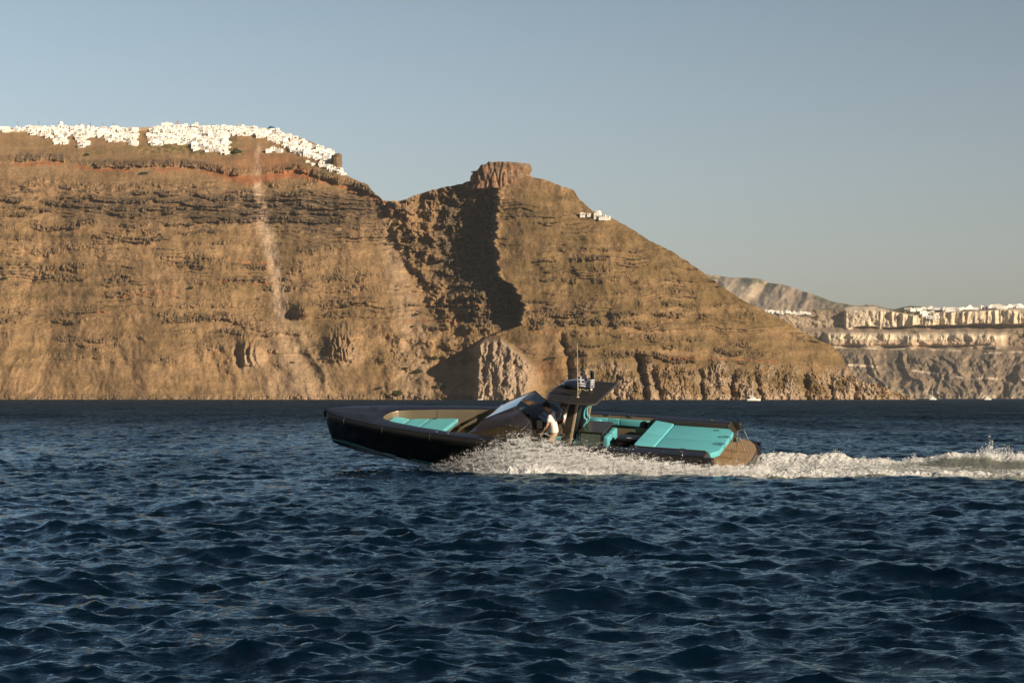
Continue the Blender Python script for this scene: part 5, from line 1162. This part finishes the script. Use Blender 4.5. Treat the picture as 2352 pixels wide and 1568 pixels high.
    m = MB().box(-3.0, 3.0, 0, 6, -3, 5).lathe([(3.0, 0), (3.0, 1.5), (2.5, 3.2), (1.5, 4.3), (.1, 4.7)], (0, 3, 5), 20); m.build('wall', lw, t, True, 40)
    m = MB().box(-.7, .7, -.1, .1, 1.2, 3.6); m.build('window', dk, t)
    c = on_near(383, 288); t = empty('square_block', c); tag(t, 'tall square white block standing highest right of the bare gap', 'building')
    m = MB().box(-6.5, 6.5, 0, 9, -3, 6.6).box(-1.6, 1.0, 2, 5, 6.6, 8.2).box(-6.6, 6.6, -.1, .2, 6.6, 7.0); m.build('wall', lw, t)
    for x_ in (-4, 0, 3.6): m = MB().box(x_ - .45, x_ + .45, -.1, .1, 2.2, 3.6); m.build('window', dk, t)
    c = on_near(622, 301); t = empty('domed_church', c); tag(t, 'white church with dark blue dome near the right end of the town', 'church')
    m = MB().box(-7, 7, 0, 9, -4, 1.2).lathe([(4.6, 0), (4.4, 1.0), (4.4, 1.8)], (0, 4.5, 1.2), 24); m.build('wall', lw, t, True, 40)
    m = MB().lathe([(4.3, 0), (4.0, 1.2), (3.1, 2.4), (1.8, 3.2), (.1, 3.6)], (0, 4.5, 3.02), 24); m.build('dome', bpy.data.materials['blue_dome_paint'], t, True)
    c = on_near(638.5, 302); t = empty('clock_tower', c); tag(t, 'square white tower with a brown opening beside the blue-domed church', 'tower')
    m = MB().box(-1.8, 1.8, 0, 3.6, -3, 5.2); m.build('wall', lw, t); m = MB().box(-1.3, 1.3, -.1, .1, .8, 2.6); m.build('opening', mat('brick_brown', (.22, .09, .05), rough=.9), t)
    c = on_near(734, 345); t = empty('corner_tower', c); tag(t, 'blocky white tower house at the crest near the right tip of town', 'building')
    m = MB().box(-4.5, 4.5, 0, 7, -4, 5.6); m.build('wall', lw, t)
    for x_ in (-2.6, 0, 2.6): m = MB().box(x_ - .5, x_ + .5, -.1, .1, 3.4, 4.6); m.build('window', dk, t)
    c = on_near(762, 348); t = empty('chapel', c); tag(t, 'low white chapel with a thin bell post on the cliff edge', 'chapel'); MB().box(-7, 3, 0, 5, -3, 1.8).build('wall', lw, t); MB().box(2.4, 3.0, 1, 1.6, -2, 4.6).build('bell_post', lw, t)
    c = on_near(323, 300); t = empty('retaining_wall', c); tag(t, 'long brown stone retaining wall filling the gap in the white town', 'wall'); MB().box(-8, 12, 0, 2, -4, 2.5, .3).box(-4, 12, 3, 5, -1, 4.5, .3).build('masonry', bpy.data.materials['tan_render'], t)
    # poles and a lattice pylon on the skyline
    pm = mat('grey_pole', (.10, .09, .085), rough=.7)
    for x_, y0, y1 in ((39, 292, 279), (88, 286, 273), (206, 287, 276), (235, 290, 279), (260, 290, 277), (146, 284, 275)):
        c = on_near(x_, y0 + 4); h = (y0 - y1) * .47 + 3; t = empty('utility_pole', c); tag(t, f'thin utility pole on the skyline {next(z for lim, z in ZONES if x_ < lim)}' if x_ not in (235, 260, 206, 146) else {206: 'dark utility pole midway along the left skyline, left of two thinner poles', 235: 'thin utility pole just right of the dark midway pole', 260: 'thinnest utility pole closest to the bare brown gap', 146: 'short pole close behind the domed bell tower'}[x_], 'pole', 'utility poles on the town skyline')
        MB().tube([(0, 3, -1), (0, 3, h)], .17 if x_ != 206 else .3, 6).build('post', pm, t); MB().box(-1.1, 1.1, 2.9, 3.1, h - 1, h - .8).build('cross_arm', pm, t)
    c = on_near(408, 290); t = empty('pylon', c); tag(t, 'tan lattice pylon rising above the middle of the white town', 'pylon'); m = MB()
    for a in (-1, 1):
        for b_ in (-1, 1): m.tube([(a * 1.3, 3 + b_, -1), (a * .9, 3 + b_ * .6, 8.6)], .22, 5)
    for z in np.arange(0, 8.6, 1.5): m.tube([(-1.3, 2, z), (1.2, 2, z + 1.5)], .14, 5); m.tube([(1.3, 2, z), (-1.2, 2, z + 1.5)], .14, 5)
    m.box(-2.2, 2.2, 2.4, 3.6, 8.4, 8.8); m.build('frame', bpy.data.materials['tan_render'], t)
    # the small monastery on the right flank
    for x_, y_, k_, s, lb in ((1338, 497, 5, .62, 'small white hut standing alone left of the hillside monastery'), (1352, 496, 3, .55, 'low white house between the lone hut and the hillside monastery'), (1371, 500, 0, .95, 'main two-storey white house of the hillside monastery'), (1383, 501, 2, .8, 'white terraced house right of the hillside monastery'), (1396, 503, 3, .6, 'white end house on the crest right of the monastery')):
        c = on_near(x_, y_); put_house(K[k_], Wm, c + Vector((0, -3, .5)), R(-10), (s, s, s), lb, 'white buildings on the peak flank', rg)
    c = on_near(1376, 498); t = empty('monastery_chapel', c + Vector((0, -2, 0))); tag(t, 'small white chapel with a dome crowning the hillside monastery', 'chapel'); MB().box(-2.4, 2.4, 0, 5, -3, 5).lathe([(1.7, 0), (1.5, .9), (.8, 1.6), (.05, 1.9)], (0, 2.5, 5), 16).build('wall', lw, t, True, 40)
    c = on_near(903, 463); t = empty('stone_ruin', c + Vector((0, 2, 0))); tag(t, 'low tan stone ruin on the saddle between cliff and peak', 'ruin'); MB().box(-2, 2, 0, 3, -2, 2.0, .2).box(2, 5, .5, 3, -2, .9, .2).build('masonry', bpy.data.materials['tan_render'], t)
    # far villages
    def far_row(lst, grp, lab):
        fm = []
        for i, (x_, y_, s) in enumerate(lst):
            lb_ = lab if isinstance(lab, str) else lab[min(len(lab) - 1, int(i * len(lab) / len(lst)))]; gp_ = grp
            c = on_far(x_, y_); k = rg.randrange(16); s = s * 1.15
            o = put_house(K[k], Wm, c + Vector((0, -4, 0)), R(rg.uniform(-30, 20)), (s * rg.uniform(.9, 1.9), s, s * rg.uniform(.7, 1.1)), lb_, gp_, rg, False); fm.append(o)
        single_out(fm)
    far_row([(x_, 717 - 8 * math.exp(-((x_ - 1790) / 30) ** 2) * rg.random() + rg.uniform(-1, 6), .72) for x_ in np.arange(1756, 1858, 5.2)], 'white houses in the far valley', ['white house at headland end of village below bare mountain', 'white house in the middle of village below bare mountain', 'white house at right end of village below bare mountain'])
    far_row([(x_, 712 + rg.uniform(-2, 2), .9) for x_ in (2082, 2088, 2096, 2104, 2112, 2120, 2136, 2142, 2152)], 'houses on the green far hill', 'white house on the distant green hilltop')
    far_row([(x_, 722 + rg.uniform(-7, 8), 1.0) for x_ in (2124, 2130, 2137, 2128, 2140, 2150, 2133, 2120)], 'houses down the far gap', 'white house in the gap between the pale far cliffs')
    far_row([(x_, float(ip([(2165, 713), (2352, 705)], x_)) + rg.uniform(-2, 3), 1.15) for x_ in np.arange(2168, 2352, 7.2)], 'houses on the far pale cliff', ['white house topping the far pale cliff, left part of row', 'white house topping the far pale cliff, left of row middle', 'white house topping the far pale cliff, right of row middle', 'white house topping the far pale cliff near the picture edge'])
    c = on_far(2300, 703)
    # white house on the mountain shoulder
def leafy(n, r, seed, flat=.75):
    rg = np.random.default_rng(seed); P = rg.normal(size=(n, 3)); P /= np.linalg.norm(P, axis=1)[:, None]; P *= (rg.random(n) ** .4)[:, None] * (1 + .3 * np.sin(P[:, :1] * 4 + seed)) * r; P[:, 2] = np.abs(P[:, 2]) * flat
    a = rg.normal(size=(n, 3)); b_ = np.cross(a, rg.normal(size=(n, 3))); a /= np.linalg.norm(a, axis=1)[:, None]; b_ /= np.linalg.norm(b_, axis=1)[:, None]; L = r * .20 * (.5 + rg.random((n, 1)))
    V = np.stack([P - a * L, P - b_ * L * .6, P + a * L, P + b_ * L * .6], 1).reshape(-1, 3); return V, np.arange(n * 4).reshape(-1, 4)
def build_shrubs():
    leaf = mat('shrub_leaf', (.055, .065, .022), rough=.8, noise=.5, nscale=1.2); bark = mat('shrub_bark', (.08, .055, .035), rough=.9)
    crowns = []
    for i in range(5): V, F = leafy(520, 1.0, 30 + i); me = np_mesh('crown', V, F); me.materials.append(leaf); crowns.append(me)
    st = MB().tube([(0, 0, -.3), (.05, 0, .15), (.2, .1, .5)], [.09, .07, .03], 6).tube([(0, 0, 0), (-.2, .1, .45)], [.06, .02], 5).build('trunk', bark); stm = st.data; bpy.data.objects.remove(st)
    rows = [(332, 399, 9, 'large dark green shrub below the dark rock band'), (294, 388, 5, 'small shrub up left of the large shrub below rock band'), (200, 357, 8, 'round green shrub on the grassy slope under the left town'), (368, 539, 5.5, 'small green shrub on the layered rock of the left wall'),
            (440, 662, 6.5, 'dark shrub halfway down the left wall'), (671, 832, 5, 'bright green shrub low on the scree right of slide track'), (915, 905, 13, 'large dark shrub just above the waterline in the gully mouth'), (1012, 889, 13, 'large olive shrub near the water beside the black shadow'),
            (996, 824, 9, 'pale green shrub at the tip of the lower black shadow'), (962, 853, 9, 'olive shrub left below the tip of black shadow'), (958, 722, 6, 'small green shrub in the upper gully scree'), (948, 750, 4.5, 'tiny shrub just below another in the gully scree'), (974, 833, 5, 'small green shrub between two larger ones in the gully'),
            (930, 846, 6, 'small shrub beside the pale footpath in the gully'), (873, 891, 6, 'grey green shrub left of the large gully mouth shrub'), (743, 822, 6, 'bright green shrub at the foot of the dark outcrop'), (600, 735, 4, 'faint green shrub below the end of the slide track'), (545, 350, 14, 'broad dark bush beside the lowest-hanging houses'),
            (665, 388, 7, 'dark bush under the slope of white houses'), (1258, 825, 6, 'green shrub on the slope above the pale promontory'), (47, 287, 4.5, 'small round tree on the left skyline'), (290, 291, 7, 'dark tree on the skyline by the bare brown gap'), (782, 520, 3.5, 'faint green shrub on the right part of the layered wall'), (10, 640, 7, 'dull green shrub at the left edge of the photo')]
    for i, (x, y, s, lb) in enumerate(rows):
        c = on_near(x, y); t = empty('shrub', c + Vector((0, -1, -.4))); r = s * .42; t.scale = (r, r, r * .85); t.rotation_euler.z = i * 1.3; tag(t, lb, 'shrub', 'shrubs on the cliff')
        for nm, me in (('crown', crowns[i % 5]), ('trunk', stm)): o = bpy.data.objects.new(nm, me); COL.objects.link(o); o.parent = t
def build_sailboats():
    hullm = mat('white_hull_paint', (.80, .79, .76), rough=.3); mastm = mat('mast_alloy', (.70, .66, .58), rough=.4); dkm = mat('boat_windows', (.04, .045, .05), rough=.2)
    def yacht(cx, Y, L, mast, lab, faint=False):
        X = (cx - CX) / FPX * Y; t = empty('sailing_boat', (X, Y, 0)); t.rotation_euler.z = R(8); tag(t, lab, 'sailing boat', 'boats moored along the far shore')
        for s in (-1, 1):
            y = s * L * .22; m = MB(); xs = [-L / 2, -L * .48, -L * .3, 0, L * .3, L * .45, L * .53]; w = [.35, .5, .6, .65, .5, .25, .03]
            m.quads([[(x, y - q, 1.25 + .06 * (x / L)), (x, y - q * .9, .3), (x, y, -.3), (x, y + q * .9, .3), (x, y + q, 1.25 + .06 * (x / L)), (x, y, 1.32)] for x, q in zip(xs, w)], close=True); m.build('hull', hullm, t, True, 50)
        MB().box(-L * .32, L * .22, -L * .2, L * .2, .7, 1.5, .15).build('bridge_deck', hullm, t, True)
        cb = MB().box(-L * .22, L * .14, -L * .16, L * .16, 1.5, 2.5, .2, 2).build('cabin', hullm, t, True); MB().box(-L * .18, L * .1, -L * .165, L * .165, 1.9, 2.2).build('cabin_windows', dkm, cb)
        MB().tube([(.0, 0, 1.5), (.0, 0, mast)], [.28, .2], 8).build('mast', mastm, t); MB().tube([(.0, 0, 3.2), (-L * .36, 0, 3.1)], [.30, .2], 8).build('furled_boom', mastm, t, True)
        MB().tube([(-L * .5, 0, 1.4), (0, 0, mast)], .04, 4).tube([(L * .5, 0, 1.4), (0, 0, mast)], .07, 4).build('rigging', mastm, t)
    yacht(1729, 1290, 8.8, 12.6, 'white catamaran with bare mast moored below the right shoulder of headland')
    yacht(2141, 1750, 6.4, 8.6, 'small white sailing boat moored left of the two in front of far cliffs')
    yacht(2267, 1750, 6.4, 8.0, 'small white sailing boat moored nearest the right edge of the photo')
    X = (1103 - CX) / FPX * 1650; t = empty('dinghy', (X, 1650, 0)); tag(t, 'tiny white dinghy at the foot of the pale promontory', 'dinghy')
    MB().quads([[(-2.2, -.7, .9), (-2.2, 0, -.2), (-2.2, .7, .9), (-2.2, 0, 1.0)], [(.6, -.8, .9), (.6, 0, -.3), (.6, .8, .9), (.6, 0, 1.0)], [(2.4, -.05, 1.1), (2.4, 0, .4), (2.4, .05, 1.1), (2.4, 0, 1.15)]], close=True).build('hull', hullm, t)
    MB().box(-1.0, .3, -.4, .4, .9, 1.7, .1).build('cuddy', mat('faded_red_paint', (.45, .16, .12), rough=.6), t)
build_near(); build_skaros(); build_crag(); build_far(); build_town(); build_shrubs(); build_sailboats()
build_water()
G_ = build_boat(); build_on_boat(G_)
build_people()
build_foam()
# ------------------------------------------------------------------ the air: thin even haze in one closed box
def build_haze():
    m = bpy.data.materials.new('thin_air'); m.use_nodes = True; t = m.node_tree; t.nodes.remove(t.nodes['Principled BSDF'])
    v = t.nodes.new('ShaderNodeVolumePrincipled'); v.inputs['Color'].default_value = (.80, .86, .92, 1); v.inputs['Density'].default_value = .00003
    t.links.new(v.outputs[0], t.nodes['Material Output'].inputs['Volume'])
    o = MB().box(-9000, 9000, -400, 14000, -8, 900).build('haze', m); tag(o, kind='stuff')
build_haze()
